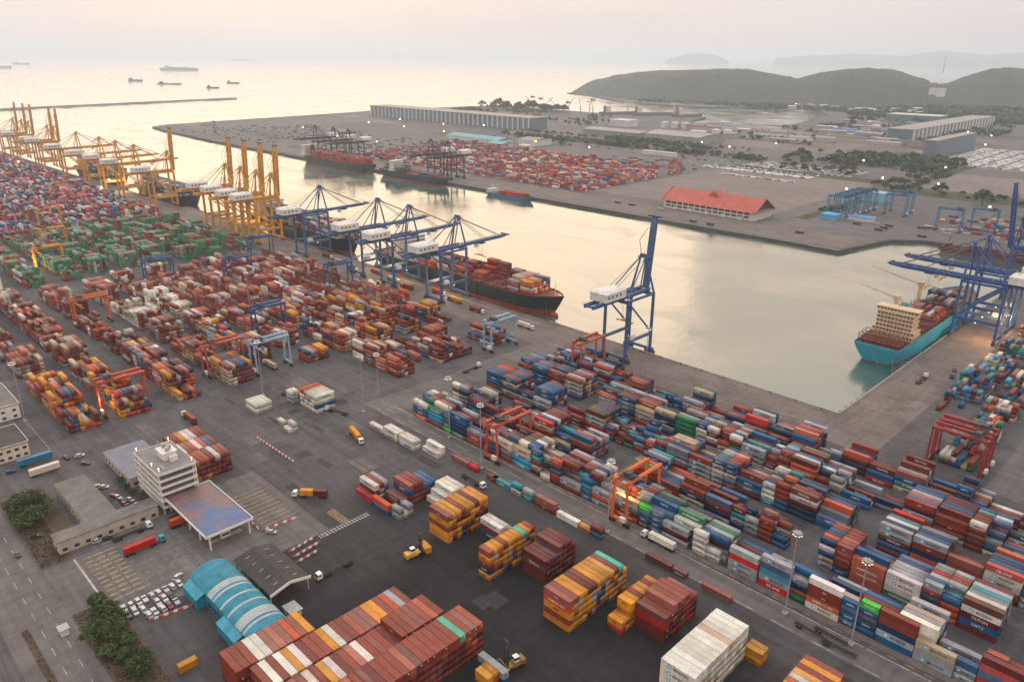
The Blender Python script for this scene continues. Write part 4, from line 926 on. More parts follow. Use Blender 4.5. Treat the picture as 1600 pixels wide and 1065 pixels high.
# ================================================================ SHIPS
def hull_mesh(L, B, D, draft=2.5, boot=2.2, sheer=2.5, bow_rake=9, n=44, bul=1.1, transom=.82):
    """bow towards +x, origin at mid length on the water line"""
    mb = MB(); levels = (-draft, 0.0, boot, D * .62, D, D + bul); rows = []
    for k in range(n + 1):
        t = k / n; row = []
        for li, z in enumerate(levels):
            f_ = max(0, min(1, (z + draft) / (D + draft)))
            ent = .70 + .10 * f_; w = 1.0
            if t > ent: w = max(0.0, 1 - ((t - ent) / (1 - ent)) ** (2.0 + .9 * f_))
            st = .16 * (1 - f_)
            if t < .22: w *= transom * f_ ** .35 + (1 - transom * f_ ** .35) * min(1, (t / .22)) ** .6
            zz = z + (sheer * max(0, (t - .72) / .28) ** 2 * f_ ** 2 if z > 0 else 0)
            x = -L / 2 + t * L - (1 - f_) * bow_rake * max(0, (t - .6) / .4) ** 2 + (1 - f_) * 5 * max(0, 1 - t / .15) ** 2
            row.append((x, w * B / 2, zz))
        rows.append(row)
    nl = len(levels)
    for sy in (1, -1):
        V = [(x, sy * y, z) for row in rows for x, y, z in row]; F = []; M_ = []
        for k in range(n):
            for j in range(nl - 1):
                a = k * nl + j; q4 = (a, a + nl, a + nl + 1, a + 1); F.append(q4 if sy < 0 else q4[::-1]); M_.append(1 if j < 2 else 0)
        o = len(mb.v); mb.v += V; mb.f += [tuple(i + o for i in f) for f in F]; mb.m += M_
    P = [(x, y, z) for x, y, z in (r_ for r_ in rows[0])]; V = [(x, y, z) for x, y, z in P] + [(x, -y, z) for x, y, z in P]
    o = len(mb.v); mb.v += V; 
    for j in range(nl - 1): mb.f.append(tuple(i + o for i in (j, j + 1, nl + j + 1, nl + j))); mb.m.append(1 if j < 2 else 0)
    deck = MB(); V = []; 
    for row in rows: x, y, z = row[4]; V += [(x, y * .99, z - .05), (x, -y * .99, z - .05)]
    deck.v = V; deck.f = [(2 * k, 2 * k + 1, 2 * k + 3, 2 * k + 2) for k in range(n)]; deck.m = [0] * n
    return mb, deck
BOOT = plain('boot_topping_red', (.30, .06, .045), .6, var=.3, scale=.15, dirt=(.1, .04, .03)); DECKRED = plain('deck_red_brown', (.17, .055, .04), .7, var=.35, scale=.3, dirt=(.07, .04, .03)); CREAM = plain('ship_cream', (.56, .42, .29), .6, var=.18, scale=.3, dirt=(.33, .2, .11)); SHIPW = plain('ship_white', (.62, .58, .52), .6, var=.15, scale=.3, dirt=(.35, .28, .2))
def ship(name_label, cat, L, B, D, hullmat, loc, rz, group, house_x, house_len, levels_, house_mat, deckmat=DECKRED, boot=2.2, bulb=False, funnel=None, funnel_x=None, lashing=(), cranes=(), fore_mast=True, detail=True, boot_mat=BOOT, **kw):
    t = thing('cargo_ship', name_label, cat, loc, rz, group)
    hm, dm = hull_mesh(L, B, D, boot=boot, **kw); hm.build('hull', [hullmat, boot_mat], t); dm.build('deck', deckmat, t)
    if bulb:
        mb = MB(); P = []; 
        for k in range(9):
            u_ = k / 8; r_ = 2.3 * math.sqrt(max(0, 1 - (2 * u_ - 1.0) ** 2 * (1 if u_ > .5 else .0))); P.append((L / 2 - 16 + u_ * 11, max(r_, .05)))
        V = []; 
        for x, r_ in P:
            for a in range(10): V.append((x, r_ * .9 * math.cos(a * math.pi / 5), 1.0 + r_ * math.sin(a * math.pi / 5)))
        mb.add(V, [(k * 10 + a, k * 10 + (a + 1) % 10, (k + 1) * 10 + (a + 1) % 10, (k + 1) * 10 + a) for k in range(8) for a in range(10)]); mb.build('bulbous_bow', BOOT, t, smooth=True)
    W = B * .92; z = D; hx = house_x
    for k in range(levels_):
        wd = W if k < 2 else (W * .86 if k < levels_ - 1 else W * .98); ln = house_len * (1.25 if k == 0 else (1.0 if k < levels_ - 1 else .7))
        mb = MB(); mb.bx(hx - ln / 2, hx + ln / 2, -wd / 2, wd / 2, z, z + 2.75); mb.bx(hx - ln / 2 - .8, hx + ln / 2 + .8, -wd / 2 - .5, wd / 2 + .5, z + 2.72, z + 2.92); lv = mb.build('deck_house', house_mat, t)
        if detail:
            mb = MB(); nw = int(wd / 2.2)
            for i in range(nw):
                y = -wd / 2 + 1.1 + i * (wd - 2.2) / max(1, nw - 1)
                for sx in (-1, 1): mb.bx(hx + sx * ln / 2 - .04, hx + sx * ln / 2 + .04, y - .75, y + .75, z + 1.0, z + 2.1)
            for i in range(4):
                for sy in (-1, 1): mb.bx(hx - ln / 2 + 1 + i * (ln - 2) / 3 - .4, hx - ln / 2 + 1 + i * (ln - 2) / 3 + .4, sy * wd / 2 - .04, sy * wd / 2 + .04, z + 1.2, z + 2.0)
            mb.build('window', GLASS, lv)
            mb = MB()
            for sx in (-1, 1): mb.bx(hx + sx * (ln / 2 + .7) - .04, hx + sx * (ln / 2 + .7) + .04, -wd / 2, wd / 2, z + 3.7, z + 3.8)
            for i in range(int(wd / 2.5)):
                for sx in (-1, 1): mb.bx(hx + sx * (ln / 2 + .7) - .05, hx + sx * (ln / 2 + .7) + .05, -wd / 2 + i * 2.5, -wd / 2 + i * 2.5 + .1, z + 2.9, z + 3.8)
            mb.build('railing', house_mat, lv)
        z += 2.9
    mb = MB(); mb.cyl((hx, 0, z), (hx, 0, z + 7), .3, 6); mb.bx(hx - .2, hx + .2, -3, 3, z + 4, z + 4.3); mb.bx(hx - .2, hx + .2, -2, 2, z + 5.6, z + 5.9); mb.build('radar_mast', house_mat, t)
    if funnel:
        fx = hx + (-house_len * .9 if funnel_x is None else funnel_x); mb = MB(); mb.prism([(fx - 3, -2.6), (fx + 3, -2.2), (fx + 3, 2.2), (fx - 3, 2.6)], D, z + 1); mb.cyl((fx - 1, -.8, z + 1), (fx - 1, -.8, z + 2.6), .5, 7); mb.cyl((fx - 1, .8, z + 1), (fx - 1, .8, z + 2.6), .5, 7); mb.build('funnel', funnel, t)
    for lx in lashing:
        mb = MB(); n_ = 9; H_ = 6.5
        for i in range(n_ + 1):
            y = -W / 2 + i * W / n_; mb.bx(lx - .2, lx + .2, y - .2, y + .2, D, D + H_)
        for z_ in (2.2, 4.4, H_): mb.bx(lx - .5, lx + .5, -W / 2 - .2, W / 2 + .2, D + z_ - .12, D + z_ + .12)
        mb.build('lashing_bridge', deckmat, t)
    for cx, jib in cranes:
        mb = MB(); mb.cyl((cx, W * .42, D), (cx, W * .42, D + 17), 1.5, 10); mb.bx(cx - 2, cx + 2, W * .42 - 2, W * .42 + 2, D + 17, D + 20.5); ck = mb.build('deck_crane', CREAM, t)
        mb = MB(); p = Vector((cx, W * .42, D + 18)); q_ = p + Vector(jib)
        mb.beam(p + Vector((0, 0, .8)), q_, .7, .7, .4, .4); mb.beam(p - Vector((.9, 0, .2)), q_, .35); mb.build('jib', CREAM, ck)
    if fore_mast:
        mb = MB(); mb.cyl((L / 2 - 9, 0, D + 1), (L / 2 - 9, 0, D + 13), .35, 6, .2); mb.bx(L / 2 - 9.3, L / 2 - 8.7, -1.6, 1.6, D + 9, D + 9.3); mb.build('fore_mast', SHIPW, t)
        mb = MB()
        for sy in (-1, 1): mb.bx(L / 2 - 16, L / 2 - 13, sy * 3.2 - 1, sy * 3.2 + 1, D + .4, D + 2.0); mb.cyl((L / 2 - 12, sy * 3, D + 1), (L / 2 - 12, sy * 4.4, D + 1), .7, 8)
        mb.build('windlass', STEEL, t)
    return t
def hatch(parent, xs, W, D, mat, w=11.6):
    for x in xs:
        mb = MB()
        for i in range(3): mb.bx(x - w / 2, x + w / 2, -W / 2 + i * W / 3 + .2, -W / 2 + (i + 1) * W / 3 - .2, D + .2, D + 1.7)
        mb.build('hatch_cover', mat, parent)
def deck_cargo(cx, cy, z, rows, tiers, pal, along_x=True, fixed=None, L=12.19, drop=.0):
    r_ = random.Random(int(cx * 7 + cy))
    for i in range(rows):
        T = tiers if isinstance(tiers, int) else tiers[i % len(tiers)]
        if r_.random() < drop: T = max(0, T - r_.randint(1, 2))
        o_ = (i - (rows - 1) / 2) * 2.52
        for t_ in range(T):
            V, F = body(L, 2.6, False); V = V.copy(); ch = r_.choice(pal)
            if not along_x: V = np.stack([-V[:, 1], V[:, 0], V[:, 2]], 1)
            mass(V + ((cx, cy + o_, z + t_ * 2.6) if along_x else (cx + o_, cy, z + t_ * 2.6)), F, vary(CC[ch], r_))
HBLK = plain('hull_black_green', (.018, .032, .034), .45, var=.3, scale=.12, dirt=(.06, .04, .03)); HTURQ = plain('hull_turquoise', (.03, .33, .47), .45, var=.15, scale=.12, dirt=(.05, .2, .25)); HDARK = plain('hull_dark_grey', (.04, .05, .06), .5, var=.3, scale=.1); HRED = plain('hull_rust', (.11, .03, .028), .5, var=.3, scale=.1)
SG = 'cargo ships moored in the harbour'
# black ship under the blue cranes
L1 = 236; s1 = ship('black hulled container ship with red waterline under the blue cranes', 'ship', L1, 32, 14.5, HBLK, (-376 - L1 / 2 + 4, 429, WZ), 0, SG, -L1 / 2 + 42, 13, 7, SHIPW, boot=4.8, bulb=True, funnel=HBLK, lashing=[L1 / 2 - 60, L1 / 2 - 76, L1 / 2 - 92, L1 / 2 - 122], bow_rake=13, sheer=3)
x0 = -366 + 4 - L1; hatch(s1, [L1 / 2 - 30 - k * 14.4 for k in range(11)], 28, 14.5, DECKRED)
DZ = WZ + 14.5 + 1.8
def bay(k): return -372 - 31 - k * 14.4
deck_cargo(bay(0), 429, DZ, 9, [4, 4, 3, 4, 4, 4, 3, 4, 4], 'oyoyosyobw'); deck_cargo(bay(1), 430.5, DZ, 10, [3, 3, 4, 4, 4, 4, 4, 4, 4, 4], 'gwkksg'); deck_cargo(bay(2) , 437, DZ, 4, [0, 1, 4, 4], 'rrrg')
deck_cargo(bay(3.2), 436, DZ, 5, [0, 1, 2, 5, 5], 'mrrr'); deck_cargo(bay(4.2), 432, DZ, 9, [1, 2, 2, 2, 1, 3, 3, 5, 5], 'oorrms'); deck_cargo(bay(5.3), 429, DZ, 11, [3, 2, 2, 3, 3, 4, 4, 4, 3, 3, 3], 'orrmsg')
for k in range(7, 12): deck_cargo(bay(k), 429, DZ, 11, [2, 3, 3, 4, 4, 3, 4, 3, 3], 'orrmsgkwb', drop=.3)
L2 = 215; s2 = ship('dark container ship loaded with grey boxes behind the blue cranes', 'ship', L2, 31, 14, HBLK, (-652 - L2 / 2, 429, WZ), 0, SG, -L2 / 2 + 36, 13, 7, SHIPW, boot=2.5, funnel=HBLK, bow_rake=12)
for k in range(11): deck_cargo(-652 - 26 - k * 14.4, 429, WZ + 15.6, 11, [4, 5, 5, 5, 4, 5, 5] if k % 3 else [3, 4, 4, 5, 5], 'ggwrmrGkb')
L3 = 190; s3 = ship('hazy dark container ship beside the lone raised yellow crane', 'ship', L3, 30, 14, HDARK, (-1012 - L3 / 2, 418, WZ), 0, SG, -L3 / 2 + 30, 12, 7, SHIPW, boot=2.0, funnel=HDARK)
for k in range(10): deck_cargo(-1012 - 26 - k * 14.4, 418, WZ + 15.6, 11, [3, 4, 4, 3, 4], 'gwbnrtmG')
L3b = 200; ship('hazy ship half hidden behind the distant yellow cranes', 'ship', L3b, 30, 14, HDARK, (-1260 - L3b / 2, 412, WZ), 0, SG, -L3b / 2 + 30, 12, 7, SHIPW, boot=2.0, funnel=HDARK)
for k in range(10): deck_cargo(-1260 - 26 - k * 14.4, 412, WZ + 15.6, 10, [3, 4, 4, 3, 4], 'gwbnrtmG')
# turquoise ship on the right dock: stern towards us
L4 = 196; s4 = ship('turquoise feeder ship with cream bridge moored at the right dock', 'ship', L4, 30, 12.5, HTURQ, (-163.5, 508 + L4 / 2, WZ), R(90), SG, -L4 / 2 + 34, 12, 7, CREAM, boot=.6, funnel=plain('funnel_teal', (.02, .20, .24), .5), funnel_x=8.2, lashing=[-L4 / 2 + 5, -L4 / 2 + 11, -L4 / 2 + 17] + [-L4 / 2 + 52 + k * 7.4 for k in range(9)], cranes=[(-L4 / 2 + 62, (-10, 26, 9)), (-L4 / 2 + 112, (-12, 34, 11))], transom=.95, sheer=2)
hatch(s4, [-L4 / 2 + 14], 26, 12.5, DECKRED, 16); hatch(s4, [-L4 / 2 + 56 + k * 14 for k in range(8)], 26, 12.5, DECKRED)
deck_cargo(-157, 508 + 84, WZ + 14.4, 5, [1, 1, 2, 1, 1], 'orgwR', along_x=False); deck_cargo(-163, 508 + 98, WZ + 14.4, 9, [1, 2, 2, 1, 2], 'ogGwr', along_x=False); deck_cargo(-160, 508 + 118, WZ + 14.4, 10, [2, 3, 3, 2, 3], 'rGmgb', along_x=False); deck_cargo(-163, 508 + 140, WZ + 14.4, 10, [3, 3, 2, 3], 'rGmgb', along_x=False)
def moor(parent, pts):
    for p, q_ in pts:
        mb = MB(); p, q_ = Vector(p), Vector(q_); mid = (p + q_) / 2 - Vector((0, 0, (p - q_).length * .06)); mb.cyl(p, mid, .13, 4); mb.cyl(mid, q_, .13, 4); mb.build('mooring_line', CABLE, parent)
moor(s1, [((L1 / 2 - 14, -5, 16), (L1 / 2 + 14, -21.5, 4)), ((L1 / 2 - 15, -6, 16), (L1 / 2 + 4, -21.5, 4)), ((L1 / 2 - 18, -9, 16), (L1 / 2 - 60, -21.5, 4)), ((L1 / 2 - 30, -13, 15), (L1 / 2 - 76, -21.5, 4))])
moor(s4, [((-L4 / 2 + 1, -12, 12.5), (-L4 / 2 - 22, -19.5, 4)), ((-L4 / 2 + 1, -9, 12.5), (-L4 / 2 - 16, -19.5, 4)), ((-L4 / 2 + 1, 4, 12.5), (-L4 / 2 - 30, -19.5, 4)), ((-L4 / 2 + 8, -14.6, 12.5), (-L4 / 2 + 40, -19.3, 4))])
# far bank ships
L5 = 222; ship('rust-red ship piled with red boxes under the far dark cranes', 'ship', L5, 32, 13, HDARK, (-1240, 776, WZ), R(180), SG, 88, 13, 7, SHIPW, boot=1.5, funnel=HRED, lashing=[-60, -20, 20])
for k in range(12): deck_cargo(-1148 - k * 13.6, 776, WZ + 14.4, 12, [3, 4, 3, 4, 4, 2], 'RrrRRrmso', drop=.2)
L6 = 172; ship('dark feeder ship with white bridge and mostly empty deck on the far bank', 'ship', L6, 26, 11, HBLK, (-1010, 782, WZ), 0, SG, -L6 / 2 + 36, 12, 6, SHIPW, boot=1.5, funnel=BOOT, lashing=[-20, 0, 20, 40, 55])
for x, T in ((-1074, [3, 4, 3]), (-1042, [3, 3, 4]), (-985, [0, 1, 1]), (-960, [1, 1, 0])): deck_cargo(x, 782, WZ + 12.6, 9, T, 'GGnbg')
ship('small blue barge carrying red boxes off the far quay', 'barge', 92, 17, 4.2, plain('barge_blue', (.02, .16, .26), .5), (-785, 780, WZ), 0, SG, -38, 7, 2, SHIPW, boot=.5, fore_mast=False)
for k in range(4): deck_cargo(-758 - k * 13, 780, WZ + 4.3, 5, [1, 2, 1], 'RrrR')
ship('dark red ship tied up at the back of the basin', 'ship', 92, 15, 4, HRED, (-196, 895, WZ), 0, SG, -38, 6, 2, HRED, boot=.6, detail=False, fore_mast=False)
for k in range(5): deck_cargo(-166 - k * 13, 895, WZ + 4.6, 5, [1, 2, 1], 'RrmmG')
OG = 'ships at anchor on the open sea'
for x, y, L_, B_, D_, lb, rz in ((-10274, 4246, 560, 70, 28, 'largest pale container ship at anchor near the horizon', 30), (-6283, 2255, 150, 24, 12, 'small dark ship at anchor left of the flat barge', 20), (-4740, 2149, 95, 20, 6, 'small low barge nearest the breakwater on the open sea', 25), (-5470, 2633, 110, 22, 7, 'small low barge upper right of its neighbour at sea', 25), (-5537, 2206, 190, 26, 6, 'long flat dark barge at anchor on the open sea', 32),
                               (-16806, 4068, 560, 60, 26, 'faint ship at the left end of the horizon', 15), (-12717, 2846, 420, 60, 30, 'blue grey ship cut by the left edge at sea', 15), (-25700, 12810, 900, 90, 40, 'faintest ship just under the horizon left of centre', 30)):
    ship(lb, 'ship', L_, B_, D_, HDARK if L_ < 300 else plain('hull_sea_blue', (.03, .10, .15), .6), (x, y, WZ), R(rz), OG, -L_ / 2 + L_ * .16, L_ * .06, 4 if L_ < 300 else 9, SHIPW if L_ > 300 else HDARK, detail=False, fore_mast=False, boot=1)
for k in range(9): deck_cargo(-10274 + 45 * (k - 4) * math.cos(R(30)), 4246 + 45 * (k - 4) * math.sin(R(30)), WZ + 28, 12, [2, 4, 5, 3][k % 4], 'bngt', L=36)
for k, (x, y) in enumerate(((-2790, 2930), (-2650, 2840), (-2420, 2960), (-2350, 2700))):
    ship(['small fishing boat off the headland, leftmost', 'small fishing boat off the headland, second from left', 'small boat just off the headland tip', 'small boat nearest the shipyard off the headland'][k], 'boat', 26, 7, 3, HDARK, (x, y, WZ), R(30), 'small boats off the headland', -6, 4, 2, SHIPW, detail=False, fore_mast=False, boot=.4)
GREYSH = plain('hull_naval_grey', (.13, .15, .17), .6, var=.2)
for k, (x, y, L_, rz, lb) in enumerate(((-1700, 2230, 150, 58, 'grey ship in the shipyard with a tall white bridge'), (-1590, 2300, 190, 52, 'longest grey ship lying at the shipyard pier'), (-1475, 2310, 110, 55, 'grey ship at the outer end of the shipyard pier'))):
    s_ = ship(lb, 'ship', L_, 24, 12, GREYSH, (x, y, WZ), R(rz), 'ships in the far shipyard', -L_ / 2 + 30, 14, 7, SHIPW, detail=False, boot=1, funnel=GREYSH)
# ================================================================ BUILDINGS NEAR THE GATE
WALLW = plain('painted_white_wall', (.66, .62, .58), .6, var=.15, scale=.4, dirt=(.38, .32, .27)); ROOFG = plain('grey_roof_felt', (.155, .145, .135), .85, var=.3, scale=.15, dirt=(.08, .075, .07))
DECKG = plain('roof_deck_grey', (.20, .195, .19), .8, var=.25, scale=.3, dirt=(.10, .09, .085)); SLATEB = plain('blue_grey_sheet_roof', (.15, .165, .21), .6, var=.2, scale=.15, dirt=(.09, .085, .08)); WIND = plain('window_glass', (.035, .042, .05), .15, var=.3, scale=.4)
PIPE = plain('galvanised', (.34, .33, .32), .5, var=.2, scale=.6); GLOW = emit('warm_lamp', (1.0, .74, .40), 5.0)
t = thing('control_tower_block', 'white office tower with stacked balconies and plant on its flat roof', 'office building', (-324, 102.5, 0))
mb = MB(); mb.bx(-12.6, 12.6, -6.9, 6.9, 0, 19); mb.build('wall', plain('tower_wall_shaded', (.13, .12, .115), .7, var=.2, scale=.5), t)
for k in range(6):
    z = .6 + k * 3.25
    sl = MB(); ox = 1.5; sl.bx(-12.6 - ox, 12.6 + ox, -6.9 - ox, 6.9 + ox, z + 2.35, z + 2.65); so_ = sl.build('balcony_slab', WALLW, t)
    pr = MB(); a, b_ = 12.6 + ox, 6.9 + ox
    for (x0, x1, y0, y1) in ((-a, a, -b_ - .01, -b_ + .16), (-a, a, b_ - .16, b_ + .01), (-a - .01, -a + .16, -b_ + .17, b_ - .17), (a - .16, a + .01, -b_ + .17, b_ - .17)): pr.bx(x0, x1, y0, y1, z + 2.05, z + 3.25)
    pr.build('parapet', WALLW, so_)
    for i in range(11):
        x = -11.4 + i * 2.28
        w = MB(); w.bx(x - .95, x + .95, -6.98, -6.88, z + .7, z + 2.25); w.build('window', WIND, t)
    for i in range(6):
        y = -5.7 + i * 2.28
        w = MB(); w.bx(12.58, 12.68, y - .95, y + .95, z + .7, z + 2.25); w.build('window', WIND, t)
    p_ = MB()
    for x_, y_ in ((-13.6, -8.0), (13.6, -8.0), (13.6, 8.0), (-13.6, 8.0), (0, -8.0)): p_.bx(x_ - .22, x_ + .22, y_ - .2, y_ + .2, z - .1 if z > 1 else 0, z + 2.05)
    p_.build('column', WALLW, t)
mb = MB(); mb.bx(-13.9, 13.9, -8.2, 8.2, 19.6, 19.9); mb.build('roof', DECKG, t)
mb = MB(); mb.bx(-3.5, 4.0, -1.5, 4.2, 19.9, 23.4); mb.bx(-4.0, 4.5, -2.0, 4.7, 23.4, 23.7); mb.bx(4.0, 6.5, .5, 3.8, 19.9, 22.2); ph_ = mb.build('roof_plant_room', WALLW, t)
mb = MB()
for x, y in ((-2.2, 1.2), (.2, 2.6), (2.4, 1.0)): mb.cyl((x, y, 23.7), (x, y, 25.6), .95, 12)
mb.cyl((-4.8, -.2, 19.9), (-4.8, -.2, 26.5), .25, 6); mb.build('water_tank', PIPE, t)
mb = MB()
for i in range(5): mb.box(-11 + i * 1.5, 5.8, 19.9, 1.1, .9, 1.0)
for i in range(4): mb.box(8 + i * 1.2, -4.5, 19.9, .9, .9, .8)
mb.build('air_conditioner', PIPE, t)
for x, y in ((12.8, -7.2), (12.8, 7.2), (-12.8, 7.2), (-12.8, -7.2), (6, -7.6)):
    mb = MB(); mb.cyl((x, y, 20.8), (x, y, 22), .08, 5); mb.box(x, y, 22.0, .45, .45, .3); mb.build('roof_lamp', GLOW, t)
# gate canopy
m, n, l, b = new_mat('weathered_canopy_roof'); g = geo_pos(n); pos = g.outputs['Position']; sp = n.new('ShaderNodeSeparateXYZ'); l.new(pos, sp.inputs[0])
patch = mathn(n, l, 'ADD', noise(n, l, pos, .09, 6, .7), mathn(n, l, 'MULTIPLY', mathn(n, l, 'ADD', sp.outputs[0], 292), .008))
c1 = mixc(n, l, rngn(n, l, noise(n, l, pos, .5, 5, .7), .35, .7, 0, 1), (.20, .125, .115), (.13, .085, .085)); c2 = mixc(n, l, rngn(n, l, noise(n, l, pos, .3, 5, .7), .35, .7, 0, 1), (.055, .10, .23), (.10, .13, .24))
l.new(mixc(n, l, rngn(n, l, patch, .47, .58, 0, 1), c1, c2), b.inputs['Base Color']); b.inputs['Roughness'].default_value = .6; CANR = m
t = thing('gate_canopy', 'large flat gate canopy with patchy rust and blue roof beside the tower', 'gate canopy', (-291, 106, 0))
mb = MB(); 
for i in range(20): mb.bx(-20.8 + i * 2.08, -20.8 + i * 2.08 + 2.02, -10, 10, 7.0, 7.22)
mb.build('roof', CANR, t)
mb = MB(); mb.bx(-21.1, 21.1, -10.35, -10.02, 6.5, 7.6); mb.bx(-21.1, 21.1, 10.02, 10.35, 6.5, 7.6); mb.bx(-21.15, -20.85, -10, 10, 6.5, 7.6); mb.bx(20.85, 21.15, -10, 10, 6.5, 7.6); mb.build('fascia', WALLW, t)
for i in range(5):
    for y in (-8.5, 8.5):
        mb = MB(); mb.bx(-20 + i * 10 - .3, -20 + i * 10 + .3, y - .3, y + .3, 0, 7); mb.build('column', WALLW, t)
for i in range(6):
    mb = MB(); mb.bx(-17 + i * 6.4 - .9, -17 + i * 6.4 + .9, -2, 2, .15, 2.8); bo = mb.build('toll_booth', WALLW, t); mb = MB(); mb.bx(-17 + i * 6.4 - .95, -17 + i * 6.4 + .95, -1.6, 1.6, 1.3, 2.2); mb.build('booth_window', WIND, bo)
    mb = MB(); mb.bx(-17 + i * 6.4 - 1.2, -17 + i * 6.4 + 1.2, -7, 7, 0, .16); mb.build('island_kerb', CONCB, t)
# dark gable canopy
t = thing('open_truck_canopy', 'dark low gabled canopy with white edge next to the cyan shed', 'canopy', (-235, 105.5, 0)); DROOF = plain('dark_sheet_roof', (.045, .043, .043), .75, var=.3, scale=.3)
for sy in (-1, 1):
    mb = MB()
    for i in range(15): x = -14.6 + i * 1.95; mb.add([(x, 0, 8.6), (x + 1.9, 0, 8.6), (x + 1.9, sy * 8.2, 6.6), (x, sy * 8.2, 6.6), (x, 0, 8.42), (x + 1.9, 0, 8.42), (x + 1.9, sy * 8.2, 6.42), (x, sy * 8.2, 6.42)], [(0, 1, 2, 3) if sy < 0 else (3, 2, 1, 0), (7, 6, 5, 4), (0, 3, 7, 4), (1, 0, 4, 5), (2, 1, 5, 6), (3, 2, 6, 7)])
    mb.build('roof_slope', DROOF, t)
    mb = MB()
    for i in range(5): x = -11 + i * 5.4; mb.add([(x, sy * 3.0, 8.62 - .73), (x + .28, sy * 3.0, 8.62 - .73), (x + .28, sy * 4.8, 8.62 - 1.17), (x, sy * 4.8, 8.62 - 1.17)], [(0, 1, 2, 3) if sy < 0 else (3, 2, 1, 0)])
    mb.build('roof_light', PIPE, t)
    mb = MB(); mb.beam((14.8, 0, 8.3), (14.8, sy * 8.3, 6.3), .3, 1.1); mb.build('fascia', WALLW, t)
    for i in range(4): mb = MB(); mb.bx(-13 + i * 8.8 - .2, -13 + i * 8.8 + .2, sy * 7.6 - .2, sy * 7.6 + .2, 0, 6.4); mb.build('column', PIPE, t)
# cyan barrel shed
CYAN = plain('cyan_sheet', (.035, .25, .35), .6, var=.3, scale=.22, dirt=(.17, .33, .38)); PALER = plain('translucent_sheet', (.40, .44, .44), .5, var=.2, scale=.4, dirt=(.25, .32, .34)); CYD = plain('cyan_wall_sheet', (.02, .20, .29), .5, var=.2, scale=.4)
t = thing('barrel_roof_shed', 'long cyan barrel-roofed shed with two pale roof bands', 'warehouse', (-227.2, 88.8, 0)); Ls, Ws = 25.2, 7.4
def vault(x0, x1, lift=0.0):
    mb = MB(); n_ = 14
    for k in range(n_):
        a0, a1 = math.pi * (.14 + .72 * k / n_), math.pi * (.14 + .72 * (k + 1) / n_); rr = Ws / math.cos(math.pi * .14)
        def pt(a, x, e=0): return (x, -rr * math.cos(a), 6.0 + (rr + e) * (math.sin(a) - math.sin(math.pi * .14)) * .62 + lift)
        mb.add([pt(a0, x0), pt(a0, x1), pt(a1, x1), pt(a1, x0)], [(0, 1, 2, 3)])
    return mb
segs = 44
for i in range(segs):
    x0 = -Ls + i * 2 * Ls / segs; x1 = x0 + 2 * Ls / segs; pale = i in (13, 14, 15, 33, 34, 35)
    mbv = vault(x0 + .03, x1 - .16, 0.0); v2 = vault(x1 - .16, x1 + .03, .14); mbv.add(v2.v, v2.f); mbv.build('roof_sheet', PALER if pale or (i % 5 == 2 and i > 16) else CYAN, t)
mb = MB(); mb.bx(-Ls + .1, Ls - .1, -Ws + .05, -Ws + .3, 0, 6.05); mb.bx(-Ls + .1, Ls - .1, Ws - .3, Ws - .05, 0, 6.05); mb.build('wall', CYD, t)
for sx in (-1, 1):
    P = [(sx * (Ls - .1), -Ws, 0), (sx * (Ls - .1), Ws, 0)]; rr = Ws / math.cos(math.pi * .14)
    for k in range(15): a = math.pi * (.86 - .72 * k / 14); P.append((sx * (Ls - .1), -rr * math.cos(a), 5.95 + rr * (math.sin(a) - math.sin(math.pi * .14)) * .62))
    mb = MB(); mb.add(P, [tuple(range(len(P)))]); mb.build('gable_wall', CYD, t)
    mb = MB(); mb.bx(sx * (Ls - .1) - .12, sx * (Ls - .1) + .12, -4, 4, 0, 5.4); mb.build('door', STEEL, t)
for x0, x1 in ((-24.5, -12.5), (3.5, 17.5)):
    mb = MB(); mb.add([(x0, -Ws - 3.4, 4.2), (x1, -Ws - 3.4, 4.2), (x1, -Ws + .02, 5.6), (x0, -Ws + .02, 5.6), (x0, -Ws - 3.4, 4.05), (x1, -Ws - 3.4, 4.05), (x1, -Ws + .02, 5.45), (x0, -Ws + .02, 5.45)], [(0, 1, 2, 3), (7, 6, 5, 4), (0, 4, 5, 1), (1, 5, 6, 2), (3, 7, 4, 0)]); an = mb.build('lean_to_roof', CYAN, t)
    mb = MB(); mb.bx(x0 + .1, x1 - .1, -Ws - 3.2, -Ws - .01, 0, 4.1); mb.build('lean_to_wall', CYD, an)
for i in range(6): mb = MB(); mb.bx(-10 + i * 2.2, -8.6 + i * 2.2, -Ws - .02, -Ws + .06, 1.0, 3.2); mb.build('window', WIND, t)
